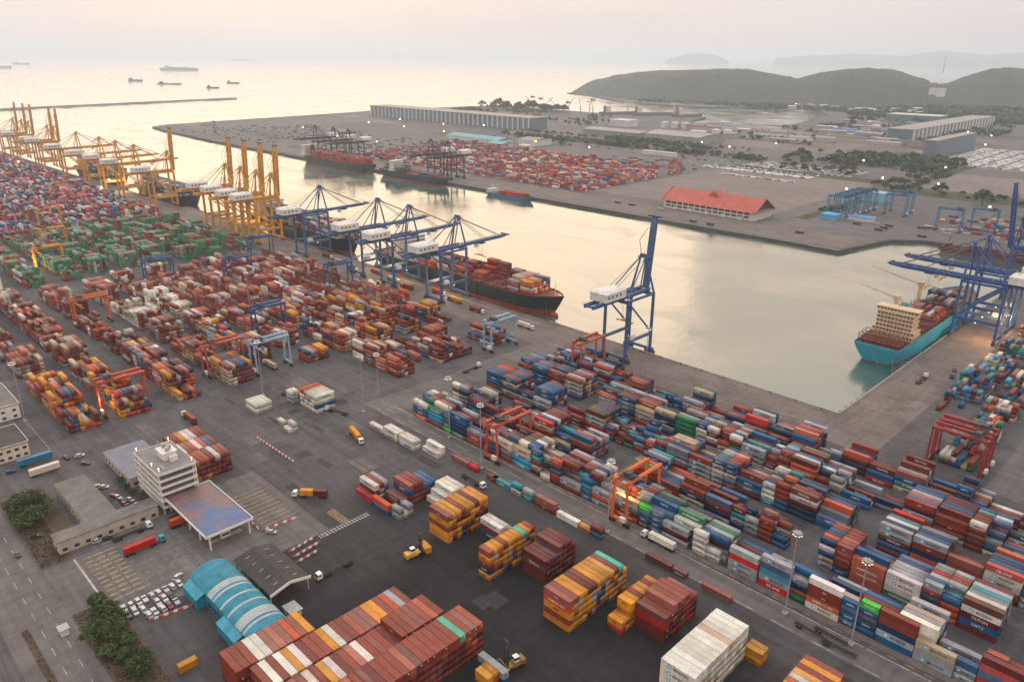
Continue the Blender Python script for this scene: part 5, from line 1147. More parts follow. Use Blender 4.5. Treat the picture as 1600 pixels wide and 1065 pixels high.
# flat grey L-shaped roof building and neighbours
def flat_building(name, label, cat, rects, h, wallm, roofm, windows=True, parapet=True, loc=(0, 0, 0), group=None, wstep=4.0):
    t = thing(name, label, cat, loc, 0, group)
    for (x0, x1, y0, y1) in rects:
        mb = MB(); mb.bx(x0, x1, y0, y1, 0, h - .25); w_ = mb.build('wall', wallm, t)
        mb = MB(); mb.bx(x0 - .5, x1 + .5, y0 - .5, y1 + .5, h - .245, h + .05); rf = mb.build('roof', roofm, t)
        if parapet:
            mb = MB()
            for (a, b_, c_, d_) in ((x0 - .5, x1 + .5, y0 - .52, y0 - .3), (x0 - .5, x1 + .5, y1 + .3, y1 + .52), (x0 - .52, x0 - .3, y0 - .29, y1 + .29), (x1 + .3, x1 + .52, y0 - .29, y1 + .29)): mb.bx(a, b_, c_, d_, h + .052, h + .5)
            mb.build('parapet', wallm, rf)
        if windows:
            nx = max(1, int((x1 - x0) / wstep)); ny = max(1, int((y1 - y0) / wstep)); nf = max(1, int(h / 3.6))
            for fl in range(nf):
                z0 = 1.0 + fl * 3.5
                for i in range(nx): x = x0 + (i + .5) * (x1 - x0) / nx; mb = MB(); mb.bx(x - .9, x + .9, y0 - .05, y0 + .05, z0, z0 + 1.4); mb.build('window', WIND, w_)
                for i in range(ny): y = y0 + (i + .5) * (y1 - y0) / ny; mb = MB(); mb.bx(x1 - .05, x1 + .05, y - .9, y + .9, z0, z0 + 1.4); mb.build('window', WIND, w_)
    return t
BEIGEW = plain('beige_wall', (.40, .34, .29), .75, var=.2, scale=.4)
flat_building('customs_shed', 'broad plain grey flat roof running from the gate to the car park', 'shed', [(-360, -319.1, 65.5, 77.5), (-318, -310.5, 52.5, 92)], 6, BEIGEW, ROOFG, parapet=False)
flat_building('parking_shelter', 'low blue-grey sheet roof behind the white tower', 'shelter', [(-378, -343, 92, 110.5)], 5.2, BEIGEW, SLATEB, parapet=False)
tl = flat_building('office_block', 'cream two-storey office with dark roof at the left edge', 'office building', [(-436, -411, 50, 67.4)], 8, plain('cream_wall', (.60, .50, .42), .7, var=.15), plain('charcoal_roof', (.06, .058, .056), .85, var=.3, scale=.3), wstep=3.2)
flat_building('office_block', 'white long building with square windows at the far left edge', 'office building', [(-500, -463, 60, 76)], 8.5, WALLW, ROOFG, wstep=5)
flat_building('office_block', 'low white house cut by the left edge below the blue trailer', 'office building', [(-432, -412, 36, 46)], 6, WALLW, plain('rust_roof', (.28, .2, .17), .8, var=.3), wstep=3)
flat_building('site_hut', 'tiny white hut under the end of the dark canopy', 'hut', [(-216.5, -211, 100, 104)], 2.8, WALLW, PIPE, parapet=False)
flat_building('guard_hut', 'small white guard hut beside the hedge on the main road', 'hut', [(-262, -259, 38.6, 41.0)], 2.8, WALLW, PIPE, windows=False, parapet=False)

# ================================================================ VEHICLES
TYRE = plain('tyre_rubber', (.018, .018, .018), .8, var=.2); CHAS = plain('chassis_steel', (.045, .04, .038), .6, var=.35, scale=1.0)
CABC = {'white': plain('cab_white', (.66, .65, .63), .35, var=.08), 'teal': plain('cab_teal', (.02, .28, .33), .35, var=.1), 'red': plain('cab_red', (.42, .03, .03), .35, var=.1), 'blue': plain('cab_blue', (.02, .08, .25), .35, var=.1)}
def truck_make(cab, trailer=True):
    def f():
        t = thing('container_truck', None, 'truck')          # front towards +x, origin under the middle of the trailer
        if trailer:
            mb = MB(); mb.bx(-6.6, 6.2, -.55, -.3, 1.0, 1.45); mb.bx(-6.6, 6.2, .3, .55, 1.0, 1.45)
            for x in (-6.4, -3.5, -.5, 2.5, 5.9): mb.bx(x - .15, x + .15, -1.2, 1.2, 1.15, 1.5)
            mb.build('trailer_frame', CHAS, t)
            for x in (-5.6, -4.3, -3.0):
                for sy in (-1, 1): mb = MB(); mb.cyl((x, sy * .75, .5), (x, sy * 1.22, .5), .5, 10); mb.build('wheel', TYRE, t)
        mb = MB(); mb.bx(3.6, 9.6, -.5, .5, .7, 1.0); mb.bx(8.9, 9.7, -1.2, 1.2, .5, 1.0); mb.build('tractor_frame', CHAS, t)
        mb = MB(); mb.add([(7.6, -1.2, 1.0), (9.8, -1.2, 1.0), (9.8, -1.2, 2.0), (9.45, -1.2, 3.1), (7.6, -1.2, 3.3), (7.6, 1.2, 1.0), (9.8, 1.2, 1.0), (9.8, 1.2, 2.0), (9.45, 1.2, 3.1), (7.6, 1.2, 3.3)], [(0, 1, 2, 3, 4), (9, 8, 7, 6, 5), (0, 5, 6, 1), (1, 6, 7, 2), (2, 7, 8, 3), (3, 8, 9, 4), (4, 9, 5, 0)]); c_ = mb.build('cab', CABC[cab], t)
        mb = MB(); mb.add([(9.83, -1.05, 2.05), (9.83, 1.05, 2.05), (9.5, 1.05, 3.0), (9.5, -1.05, 3.0)], [(0, 1, 2, 3)]); mb.build('windscreen', GLASS, c_)
        for sy in (-1, 1): mb = MB(); mb.bx(8.3, 9.3, sy * 1.2 - .03, sy * 1.2 + .03, 2.1, 2.9); mb.build('side_window', GLASS, c_)
        for x in (8.9, 5.4, 4.2):
            for sy in (-1, 1): mb = MB(); mb.cyl((x, sy * .75, .5), (x, sy * 1.22, .5), .5, 10); mb.build('wheel', TYRE, t)
        return t
    return f
TG = 'container trucks around the terminal'
def loaded(label, x, y, rz, cab, ch=None, short=False, two=None, lab2=None):
    o = place('truck_' + cab, truck_make(cab), label, (x, y, .06), rz, TG)
    def one(dx, L, c_, lb):
        k = (L, 2.6)
        if k not in BME: BME[k] = mesh_from(*body(L, 2.6, False), 'container_shell', PAINT_OBJ)
        q_ = bpy.data.objects.new('shipping_container', BME[k]); COL.objects.link(q_); q_.location = (x + dx * math.cos(rz), y + dx * math.sin(rz), 1.57); q_.rotation_euler = (0, 0, rz); q_.color = (*CC[c_], 1)
        tag(q_, lb, 'container', 'containers riding on trucks')
        for sy in (-1, 1): part('door', door_mesh(2.6), q_, (-L / 2 + .02, sy * .56, 0), tuple(v * .9 for v in CC[c_]), math.pi)
    if two: one(-3.2, 6.06, two[0], lab2[0]); one(3.1, 6.06, two[1], lab2[1])
    elif ch: one(-.2, 12.19, ch, lab2)
loaded('white-cabbed truck with a bare trailer driving out of the gate lanes', -304.5, 77, R(90), 'white')
loaded('teal-cabbed truck carrying a red container through the gate lanes', -290.8, 77, R(90), 'teal', 'R', lab2='red container on the teal-cabbed truck in the gate lanes')
loaded('white-cabbed truck with yellow and maroon boxes on the open asphalt', -276.5, 148.6, R(222), 'white', two='my', lab2=('maroon short container on the rear of the lone asphalt truck', 'yellow short container behind the cab of the lone asphalt truck'))
loaded('white-cabbed truck hauling one orange-yellow container across the open asphalt', -312.5, 195.4, R(-14), 'white', 'y', lab2='orange-yellow container on the truck crossing the open asphalt')
loaded('white-cabbed truck with empty flatbed facing the dark canopy', -223.6, 127.5, R(-90), 'white')
loaded('truck with bare trailer parked on the kerb road by the yellow stack', -236.5, 209.6, R(-3), 'white')
loaded('truck with white tank-like box stopped beside the orange gantry', -143.5, 232.0, R(180), 'white', 'w', lab2='off-white container on the truck beside the orange gantry')
loaded('truck driving towards the ship on the right dock apron', -128, 492, R(90), 'white'); loaded('truck with bare trailer farther up the right dock apron', -117.5, 520, R(-80), 'blue')
loaded('truck with bare trailer beside the white stack on the asphalt', -343.6, 205, R(200), 'white'); loaded('truck waiting left of the white stack on the asphalt', -383, 196.5, R(10), 'white')
loaded('truck carrying a rust box beneath the pale blue gantry', -432, 211, R(180), 'white', 'k', lab2='beige container on the truck beneath the pale blue gantry')
loaded('red-cabbed truck sheltering under the gate canopy, left lane', -304, 100, R(90), 'red'); loaded('red-cabbed truck under the gate canopy, second lane', -297.4, 98, R(90), 'red', 'o', lab2='orange container on the truck under the gate canopy')
loaded('truck with bare trailer on the cross road beside the rust stacks', -338, 300, R(95), 'white'); loaded('blue-cabbed truck with a blue box on the near quay', -300, 379, R(0), 'blue', 'b', lab2='blue container on the truck behind the lone quay crane')
loaded('truck with a white box near the black ship bow', -372, 385, R(0), 'white', 'w', lab2='white container on the truck near the black ship bow'); loaded('white-cabbed truck on the road behind the pale tower stack', -392, 141, R(180), 'white', 'r', lab2='rust container on the truck left of the tower stack')
for k in range(9): loaded(f'truck queuing on the quay beneath the blue cranes, {ORD[k]} from the ship bow', -425 - k * 29, 384 + (k % 3) * 4.6, R(180 if k % 2 else 0), ['white', 'blue', 'white', 'red'][k % 4], 'ryorgsbkr'[k], lab2=f'{CNAME["ryorgsbkr"[k]]} container on the {ORD[k]} truck beneath the blue cranes')
for k, (x, y, r_) in enumerate(((-77, 226.8, -4), (-66.5, 225.8, 3), (-71, 229.6, -2))):
    mb = MB(); mb.bx(-6, 6, -.5, -.3, .9, 1.3); mb.bx(-6, 6, .3, .5, .9, 1.3)
    for xx in (-5.5, -2, 2, 5.5): mb.bx(xx - .15, xx + .15, -1.15, 1.15, 1.0, 1.35)
    tr = thing('bare_trailer', ['bare trailer chassis left on the kerb road, leftmost of three', 'bare trailer chassis left on the kerb road, rightmost of three', 'bare trailer chassis left on the kerb road, middle one'][k], 'trailer', (x, y, .06), R(r_), 'bare trailers on the kerb road'); mb.build('frame', CHAS, tr)
    for xx in (-4.6, -3.3):
        for sy in (-1, 1): mb = MB(); mb.cyl((xx, sy * .75, .5), (xx, sy * 1.2, .5), .5, 10); mb.build('wheel', TYRE, tr)
# box trailers at the left
for x, y, L_, mt, lb in ((-400.5, 67, 15, plain('trailer_blue', (.02, .14, .26), .45, var=.15), 'long blue box trailer by the left edge'), (-386.4, 67.5, 13, plain('trailer_cream', (.55, .45, .40), .5, var=.15), 'cream box trailer in front of the blue one')):
    tr = thing('box_trailer', lb, 'trailer', (x, y, .06), R(90)); mb = MB(); mb.bx(-L_ / 2, L_ / 2, -1.25, 1.25, 1.1, 3.9); mb.build('box', mt, tr); mb = MB(); mb.bx(-L_ / 2, L_ / 2 - 1, -.5, .5, .7, 1.09); mb.build('frame', CHAS, tr)
    for xx in (-L_ / 2 + 1.2, -L_ / 2 + 2.5):
        for sy in (-1, 1): mb = MB(); mb.cyl((xx, sy * .75, .5), (xx, sy * 1.2, .5), .5, 10); mb.build('wheel', TYRE, tr)
def car_make(colm, pickup=False):
    def f():
        t = thing('parked_car', None, 'car'); mb = MB()
        prof = [(-2.2, .35), (2.15, .35), (2.2, .75), (1.9, .92), (1.1, 1.0), (-2.15, 1.0)]; P = [(x, -.85, z) for x, z in prof] + [(x, .85, z) for x, z in prof]; k = len(prof)
        mb.add(P, [tuple(range(k)), tuple(range(2 * k - 1, k - 1, -1))] + [((i + 1) % k, i, k + i, k + (i + 1) % k) for i in range(k)]); mb.build('body', colm, t)
        xr_, xb = (.2 if pickup else -1.5), (0.05 if pickup else -1.95); mb = MB(); mb.add([(1.05, -.78, 1.0), (.45, -.66, 1.5), (xr_ if pickup else -1.4, -.66, 1.5), (xb, -.78, 1.0), (1.05, .78, 1.0), (.45, .66, 1.5), (xr_ if pickup else -1.4, .66, 1.5), (xb, .78, 1.0)], [(0, 1, 2, 3), (7, 6, 5, 4), (0, 4, 5, 1), (2, 6, 7, 3)]); mb.build('window', GLASS, t)
        mb = MB(); mb.bx(min(xr_, -1.3) if not pickup else .15, .5, -.67, .67, 1.5, 1.55); mb.build('roof', colm, t)
        for x in (-1.35, 1.35):
            for sy in (-1, 1): mb = MB(); mb.cyl((x, sy * .6, .33), (x, sy * .87, .33), .33, 8); mb.build('wheel', TYRE, t)
        return t
    return f
CARM = {'white': plain('car_white', (.46, .455, .45), .3, var=.06), 'silver': plain('car_silver', (.32, .33, .34), .3, var=.06), 'dark': plain('car_black', (.03, .03, .035), .3, var=.06), 'maroon': plain('car_maroon', (.20, .03, .05), .3, var=.06), 'blue': plain('car_blue', (.03, .08, .22), .3, var=.06), 'yellow': plain('car_yellow', (.55, .42, .06), .3, var=.06)}
def car(c_, label, x, y, rz, group, pickup=False): place('car_' + c_ + ('p' if pickup else ''), car_make(CARM[c_], pickup), label, (x, y, .06), rz, group)
CGp = 'cars packed in rows beside the cyan shed'; r_ = random.Random(4); wcol = ['white'] * 12 + ['silver', 'silver', 'dark', 'blue', 'maroon']
cnt = {}
for row, x in enumerate((-258.6, -253.8, -249.0)):
    for k in range(9):
        if (row == 2 and (k > 6 or k < 2)) or r_.random() < .08: continue
        c_ = r_.choice(wcol); y = 59.0 + k * 2.55 + r_.uniform(-.2, .2); key = (row, c_); cnt[key] = cnt.get(key, 0) + 1
        car(c_, f"{c_} {'pickup' if k % 3 == 0 else 'car'} in the {['outer', 'middle', 'inner'][row]} packed row, {ORD[k]} from the hedge", x + r_.uniform(-.3, .3), y, R(r_.choice((0, 180)) + r_.uniform(-3, 3)), CGp, k % 3 == 0)
for c_, lb, x, y, a_ in (('white', 'white pickup apart from the others near the cyan shed gable', -263.0, 80.6, 120), ('white', 'white car tucked against the corner of the cyan shed', -255.5, 84.5, 30), ('white', 'white van-like car behind the box trailers, nearer the tower', -392, 84.6, 80), ('dark', 'dark car behind the box trailers', -394.6, 79.0, 10), ('dark', 'dark car under the edge of the blue-grey roof', -381.5, 84.0, 40),
                        ('maroon', 'maroon car at the left end of the tower car park', -340.6, 83.4, 20), ('white', 'white car beside the leftmost maroon one', -338.4, 84.4, 15), ('dark', 'dark green-black car in the middle of the tower car park', -333.6, 85.0, 18), ('maroon', 'maroon car in the middle of the tower car park', -330.6, 84.6, 14), ('silver', 'silver car between two maroon and white ones', -332.2, 87.6, 16), ('white', 'white car at the right end of the tower car park', -325.4, 88.6, 40),
                        ('yellow', 'yellow car alone beside the broad grey roof', -354.4, 81.5, 60), ('white', 'white car alone next to the yellow one', -352.0, 83.0, 50), ('dark', 'dark car below the tree at the gate', -330.5, 49.2, 70), ('white', 'white car on the main road near the left edge', -330, 29.4, 5), ('dark', 'dark car on the main road behind the white one', -322, 40.2, 0), ('silver', 'silver car parked beside the gate canopy', -264.5, 121.0, 40), ('blue', 'blue car on the road by the left office', -398, 55.5, 85),
                        ('white', 'white car parked by the grey roof along the gate lanes', -309.2, 66.5, 85), ('dark', 'dark car parked by the grey roof along the gate lanes', -308.2, 69.8, 85)):
    car(c_, lb, x, y, R(a_), 'cars around the gate and tower')
# lift trucks
YLW = plain('machine_yellow', (.55, .33, .03), .45, var=.2, scale=1.0, dirt=(.2, .12, .04))
def handler(label, x, y, rz, hgt, mat, zc, ctext=None):
    t = thing('container_handler', label, 'forklift', (x, y, .05), rz); mb = MB()
    mb.bx(-3.4, 2.2, -1.3, 1.3, .9, 1.9); mb.bx(-4.3, -2.6, -1.55, 1.55, .8, 2.7); mb.bx(-2.6, .2, -1.1, 1.1, 1.9, 2.5); mb.build('chassis', mat, t)
    mb = MB(); mb.bx(-1.9, -.2, -.8, .8, 2.5, 4.3); mb.bx(-2.0, -.1, -.9, .9, 4.3, 4.45); c_ = mb.build('cab', plain('cab_white', (.66, .65, .63), .35), t); mb = MB(); mb.bx(-1.95, -.15, -.84, .84, 3.2, 4.1); mb.build('cab_window', GLASS, c_)
    for xx, rr in ((1.7, .85), (-3.0, .7)):
        for sy in (-1, 1): mb = MB(); mb.cyl((xx, sy * 1.0, rr), (xx, sy * 1.85, rr), rr, 12); mb.build('wheel', TYRE, t)
    mb = MB()
    for sy in (-1, 1): mb.bx(2.5, 2.9, sy * 1.0 - .2, sy * 1.0 + .2, .4, hgt); mb.bx(2.92, 3.2, sy * .75 - .12, sy * .75 + .12, .5, hgt * .8)
    for z_ in (1.2, hgt * .45, hgt * .75, hgt - .3): mb.bx(2.5, 2.9, -.79, .79, z_, z_ + .3)
    mb.build('mast', STEEL, t)
    mb = MB(); mb.bx(3.21, 3.6, -2.9, 2.9, zc + 2.2, zc + 2.75); mb.bx(3.21, 3.5, -.9, .9, zc + .6, zc + 2.19); 
    for sy in (-1, 1): mb.bx(3.21, 4.4, sy * 2.9 - .15, sy * 2.9 + .15, zc + 2.62, zc + 2.9)
    mb.build('spreader', mat, t); return t
handler('yellow container handler lifting a yellow box before the tall stack', -209.6, 154.6, R(82), 9.5, YLW, .9)
q_ = bpy.data.objects.new('shipping_container', BME.get((6.06, 2.6)) or mesh_from(*body(6.06, 2.6, False), 'container_shell', PAINT_OBJ)); COL.objects.link(q_); q_.location = (-208.9, 159.65, .95); q_.rotation_euler = (0, 0, R(-8)); q_.color = (*CC['y'], 1); tag(q_, 'yellow short container held by the yellow handler', 'container')
handler('dark container handler with raised mast at the bottom edge', -139.2, 140.6, R(-100), 12.5, plain('machine_dark_yellow', (.22, .14, .03), .5, var=.3), .4)

# light masts
MASTM = plain('mast_grey', (.26, .26, .27), .5, var=.15, scale=.4)
def mast_make(H, lit=True):
    def f():
        t = thing('light_mast', None, 'light mast'); mb = MB(); mb.cyl((0, 0, 0), (0, 0, H), .32, 8, .16); mb.build('pole', MASTM, t)
        mb = MB(); mb.box(0, 0, 0, 1.8, 1.8, .8); mb.build('base', CONCB, t)
        mb = MB(); mb.cyl((0, 0, H - .3), (0, 0, H), 1.3, 10)
        for k in range(8): a = k * math.pi / 4; mb.box(1.5 * math.cos(a), 1.5 * math.sin(a), H - .7, .55, .55, .75, a)
        mb.build('lamp_ring', MASTM, t)
        if lit:
            mb = MB()
            for k in range(8): a = k * math.pi / 4; mb.box(1.5 * math.cos(a), 1.5 * math.sin(a), H - .86, .5, .5, .12, a)
            mb.build('lamp', LAMPW, t)
        return t
    return f
for x, y, lb in ((-64.6, 231.4, 'tall light mast in front of the roadside block at lower right'), (-165.2, 223.4, 'tall light mast rising beside the orange gantry'), (-277.5, 231, 'tall light mast at the left end of the roadside block'), (-335.3, 216.2, 'left one of two light masts at the cross road'), (-330.6, 223.8, 'right one of two light masts at the cross road'), (-88, 229.8, 'light mast between kerb road and grey lettered stacks'), (-242.2, 221, 'light mast next to the red gantry by the road'),
                 (-395.4, 186.2, 'glowing light mast beside the white reefer block'), (-540, 252, 'light mast amid the rust stacks of the left yard'), (-700, 252, 'light mast between rust and green stacks'), (-860, 278, 'light mast within the green stacks'), (-1110, 225, 'light mast in the hazy left yard'), (-455, 76, 'light mast on the road by the left offices'), (-250, 368, 'light mast behind the lone quay crane'), (-104, 560, 'light mast beside the right dock yard')):
    place('mast', mast_make(35), lb, (x, y, .05), 0, 'tall light masts')
def lamp_make(H=12):
    def f():
        t = thing('street_lamp', None, 'street lamp'); mb = MB(); mb.cyl((0, 0, 0), (0, 0, H), .25, 6, .14); mb.build('pole', MASTM, t)
        mb = MB(); mb.cyl((0, 0, H), (0, 0, H + 1.5), 1.3, 8, .9); mb.build('lamp', emit('sodium_lamp', (1.0, .55, .16), 24.0), t); return t
    return f
LPT = ((-1568, 343, 'over the left hazy yard'), (-1176, 352, 'by the hazy quay stacks'), (-1845, 1065, 'on the empty far quay'), (-1868, 1288, 'before the long warehouse, leftmost'), (-1898, 1420, 'before the long warehouse, upper of a pair'), (-1691, 1278, 'before the long warehouse, lower of a pair'), (-1685, 1410, 'before the long warehouse centre, upper'), (-1518, 1271, 'before the long warehouse centre, lower'), (-1579, 1466, 'under the long warehouse right end'), (-1593, 1008, 'above the red loaded ship'), (-1425, 1001, 'left of the far bank yard'), (-1129, 1002, 'inside the far bank yard, left'), (-1196, 1267, 'above the far bank yard, brightest'), (-1037, 1261, 'above the far bank yard, right'), (-846, 1497, 'by the coastal road'), (-809, 1631, 'before the grey warehouses'), (-936, 1533, 'beside the big grey warehouse'), (-556, 1476, 'in the tree belt'), (-447, 1277, 'beside the parked rows on the access road'), (-442, 1127, 'on the access road verge'), (-365, 1277, 'at the near corner of the gravel field'), (-419, 1488, 'at the far corner of the gravel field'), (-255, 1121, 'beyond the basin yard'), (-482, 1961, 'behind the blue-grey warehouse'), (-606, 2278, 'near the long striped warehouse, left'), (-535, 2213, 'near the long striped warehouse, right'), (-1494, 3145, 'at the foot of the hills'))
for x, y, w_ in LPT: place('slamp', lamp_make(), 'glowing orange lamp post ' + w_, (x, y, .05), 0, 'sodium street lamps')
# lit pools: only where the photograph shows working lamps
for nm, x, y, z, e_, c_ in (('dock_floodlight', -121, 600, 13, 26000, (1, .52, .2)), ('dock_floodlight', -112, 632, 12, 16000, (1, .6, .3)), ('deck_floodlight', -381.5, 437, 15.5, 3200, (1, .42, .08)), ('quay_floodlight', -470, 392, 13, 12000, (1, .66, .34)), ('quay_floodlight', -535, 393, 13, 12000, (1, .66, .34)), ('quay_floodlight', -582, 393, 13, 12000, (1, .66, .34)), ('yard_floodlight', -798, 168, 9, 12000, (1, .5, .15)), ('gantry_floodlight', -167, 238.5, 14, 3500, (1, .6, .25)), ('gantry_floodlight', -432, 110, 8, 3000, (1, .6, .25)), ('quay_floodlight', -790, 392, 10, 14000, (1, .72, .4)), ('quay_floodlight', -1200, 385, 12, 30000, (1, .75, .45))):
    ld = bpy.data.lights.new(nm, 'POINT'); ld.energy = e_; ld.color = c_; ld.shadow_soft_size = .6; lo = bpy.data.objects.new(nm, ld); COL.objects.link(lo); lo.location = (x, y, z)

# barriers
BARR = plain('barrier_red', (.45, .09, .06), .6, var=.2); BARW = plain('barrier_white', (.62, .60, .58), .6, var=.15)
def barr_make(m_):
    def f():
        t = thing('road_barrier', None, 'barrier'); mb = MB(); mb.prism([(-.75, -.3), (.75, -.3), (.75, .3), (-.75, .3)], 0, .35); mb.bx(-.75, .75, -.14, .14, .35, .9); mb.build('shell', m_, t); return t
    return f
def barr_row(p, q_, n_, lb):
    for k in range(n_):
        u_ = k / max(1, n_ - 1); x, y = p[0] + (q_[0] - p[0]) * u_, p[1] + (q_[1] - p[1]) * u_
        place('bar' + str(k % 2), barr_make([BARR, BARW][k % 2]), ('red' if k % 2 == 0 else 'white') + ' plastic road barrier ' + lb, (x, y, .06), math.atan2(q_[1] - p[1], q_[0] - p[0]), ('red' if k % 2 == 0 else 'white') + ' barriers ' + lb)
barr_row((-349, 157.8), (-313, 158.6), 24, 'in the long row across the open asphalt'); barr_row((-247.4, 119.9), (-249, 132), 9, 'in the near row behind the dark canopy'); barr_row((-243, 119.5), (-244.5, 131.5), 9, 'in the second row behind the dark canopy'); barr_row((-239, 118.5), (-240, 127), 6, 'in the last row behind the dark canopy'); barr_row((-300, 118.6), (-272, 118.4), 14, 'lined up along the gate canopy exit'); barr_row((-246, 64), (-243.5, 77), 9, 'behind the packed cars'); barr_row((-268.6, 119), (-267.5, 133), 8, 'beside the gate exit lanes')

# ================================================================ FAR BANK
FW = plain('far_white_wall', (.50, .49, .47), .7, var=.15, scale=.05); FB = plain('far_blue_panel', (.12, .165, .20), .6, var=.15, scale=.05); FR = plain('far_grey_roof', (.27, .25, .235), .7, var=.2, scale=.03); RROOF = plain('red_tile_sheet', (.40, .085, .06), .6, var=.2, scale=.12, dirt=(.25, .06, .05)); TROOF = plain('teal_roof_sheet', (.08, .30, .34), .6, var=.15, scale=.05)
t = thing('striped_warehouse', 'very long far warehouse with vertical blue-grey panels and white ribs', 'warehouse', (-1848, 1577, 0))
mb = MB(); mb.bx(-367, 367, -37, 37, 0, 32); mb.build('wall', FB, t); mb = MB(); mb.bx(-369, 369, -39, 39, 32, 33.5); mb.build('roof', FR, t)
for k in range(37): mb = MB(); mb.bx(-367 + k * 20.4 - 2.4, -367 + k * 20.4 + 2.4, -38.6, -37.02, 0, 31.9); mb.build('pilaster', FW, t)
for k in range(36): mb = MB(); mb.bx(-364 + k * 20.4, -349.6 + k * 20.4, -37.5, -37.02, 2, 30); mb.build('wall_panel', FB, t)
t = thing('striped_warehouse', 'long striped warehouse running away below the right hills', 'warehouse', (-700, 2410, 0))
mb = MB(); mb.bx(-30, 30, -345, 345, 0, 25); mb.build('wall', FB, t); mb = MB(); mb.bx(-32, 32, -347, 347, 25, 26.4); mb.build('roof', FR, t)
for k in range(24): mb = MB(); mb.bx(30.02, 31.8, -345 + k * 29.6, -331 + k * 29.6, 0, 24.9); mb.build('pilaster', FW, t)
def gable(name, label, x0, x1, y0, y1, h, rise, wallm, roofm, group=None, axis='x', bays=0):
    t = thing(name, label, 'warehouse', ((x0 + x1) / 2, (y0 + y1) / 2, 0), 0, group); X, Y = (x1 - x0) / 2, (y1 - y0) / 2
    mb = MB(); mb.bx(-X, X, -Y, Y, 0, h); w_ = mb.build('wall', wallm, t)
    mb = MB(); e = 1.0
    if axis == 'x': P = [(-X - e, -Y - e, h), (X + e, -Y - e, h), (X + e, 0, h + rise), (-X - e, 0, h + rise), (X + e, Y + e, h), (-X - e, Y + e, h)]
    else: P = [(-X - e, -Y - e, h), (-X - e, Y + e, h), (0, Y + e, h + rise), (0, -Y - e, h + rise), (X + e, Y + e, h), (X + e, -Y - e, h)]
    mb.add(P, [(0, 1, 2, 3), (3, 2, 4, 5), (0, 3, 5), (1, 4, 2), (0, 5, 4, 1)]); mb.build('roof', roofm, t)
    for k in range(bays): xx = -X + (k + .5) * 2 * X / bays; mb = MB(); mb.bx(xx - X / bays * .5, xx + X / bays * .5, -Y - .2, -Y - .02, h * .45, h * .8); mb.build('window', WIND, w_)
    return t
# red-roofed quay shed
t = thing('quay_shed', 'large white quay shed with steep red roof and small central gable', 'warehouse', (-515, 893, 0)); X, Y = 66, 23
mb = MB(); mb.bx(-X, X, -Y, Y, 0, 11); w_ = mb.build('wall', FW, t)
mb = MB(); mb.add([(-X - 3, -Y - 3, 10.2), (X + 3, -Y - 3, 10.2), (X + 3, 0, 25), (-X - 3, 0, 25), (X + 3, Y + 3, 10.2), (-X - 3, Y + 3, 10.2)], [(0, 1, 2, 3), (3, 2, 4, 5), (0, 5, 4, 1)]); rf = mb.build('roof', RROOF, t)
mb = MB(); mb.add([(-9, -8, 20.6), (9, -8, 20.6), (0, -8, 28.5), (-9, 8, 20.6), (9, 8, 20.6), (0, 8, 28.5)], [(0, 1, 2), (0, 2, 5, 3), (1, 4, 5, 2), (3, 5, 4)]); mb.build('roof_gable', RROOF, rf)
for sx in (-1, 1):
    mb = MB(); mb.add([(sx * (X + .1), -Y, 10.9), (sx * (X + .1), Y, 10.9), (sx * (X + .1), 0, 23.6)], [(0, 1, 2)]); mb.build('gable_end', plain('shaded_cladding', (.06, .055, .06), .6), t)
    mb = MB(); mb.beam((sx * (X + 2.6), -Y - 3, 10.4), (sx * (X + 2.6), 0, 25.2), 1.6, 1.2); mb.beam((sx * (X + 2.6), Y + 3, 10.4), (sx * (X + 2.6), 0, 25.2), 1.6, 1.2); mb.build('barge_board', RROOF, rf)
for k in range(14):
    for z0, z1 in ((2.8, 5.0), (7.0, 9.6)): xx = -X + 7 + k * 8.9; mb = MB(); mb.bx(xx - 3.3, xx + 3.3, -Y - .25, -Y - .02, z0, z1); mb.build('window', WIND, w_)
for k in range(5): mb = MB(); mb.bx(-50 + k * 24, -44 + k * 24, -Y - 2.2, -Y - .02, 0, 3.6); mb.build('porch', FW, t)
LG = 'grey warehouses on the far bank'
gable('warehouse', 'big pale grey warehouse left of the tree belt on the far bank', -1122, -968, 1572, 1690, 17, 6, FR, FR, LG); gable('warehouse', 'green-walled long shed behind the far bank yard', -1330, -1150, 1590, 1660, 13, 4, plain('green_grey_wall', (.16, .23, .21), .7), FR, LG)
gable('warehouse', 'teal-roofed shed behind the far bank yard, longer one', -1472, -1290, 1240, 1290, 9, 5, FW, TROOF, LG); gable('warehouse', 'small teal-roofed shed right of the longer one', -1285, -1240, 1205, 1240, 7, 4, FW, TROOF, LG); gable('warehouse', 'white hall standing before the coastal road', -1252, -1205, 1268, 1330, 13, 4, FW, FR, LG); gable('warehouse', 'small white block at the corner of the far bank yard', -1180, -1156, 1196, 1218, 11, 1, FW, FW, LG)
flat_building('terminal_hall', 'white stepped terminal hall near the shipyard', 'building', [(-1432, -1364, 1830, 1880)], 19, FW, FW, windows=False, parapet=False); flat_building('terminal_hall', 'long dark-fronted hall with pale roof below the middle hill', 'building', [(-960, -800, 2680, 2760)], 22, FB, FW, windows=False, parapet=False)
flat_building('cold_store', 'huge windowless blue-grey hall by the vehicle store', 'warehouse', [(-526, -503, 1700, 1960)], 37, plain('slate_cladding', (.13, .16, .20), .7, var=.1, scale=.05), FR, windows=False, parapet=False)
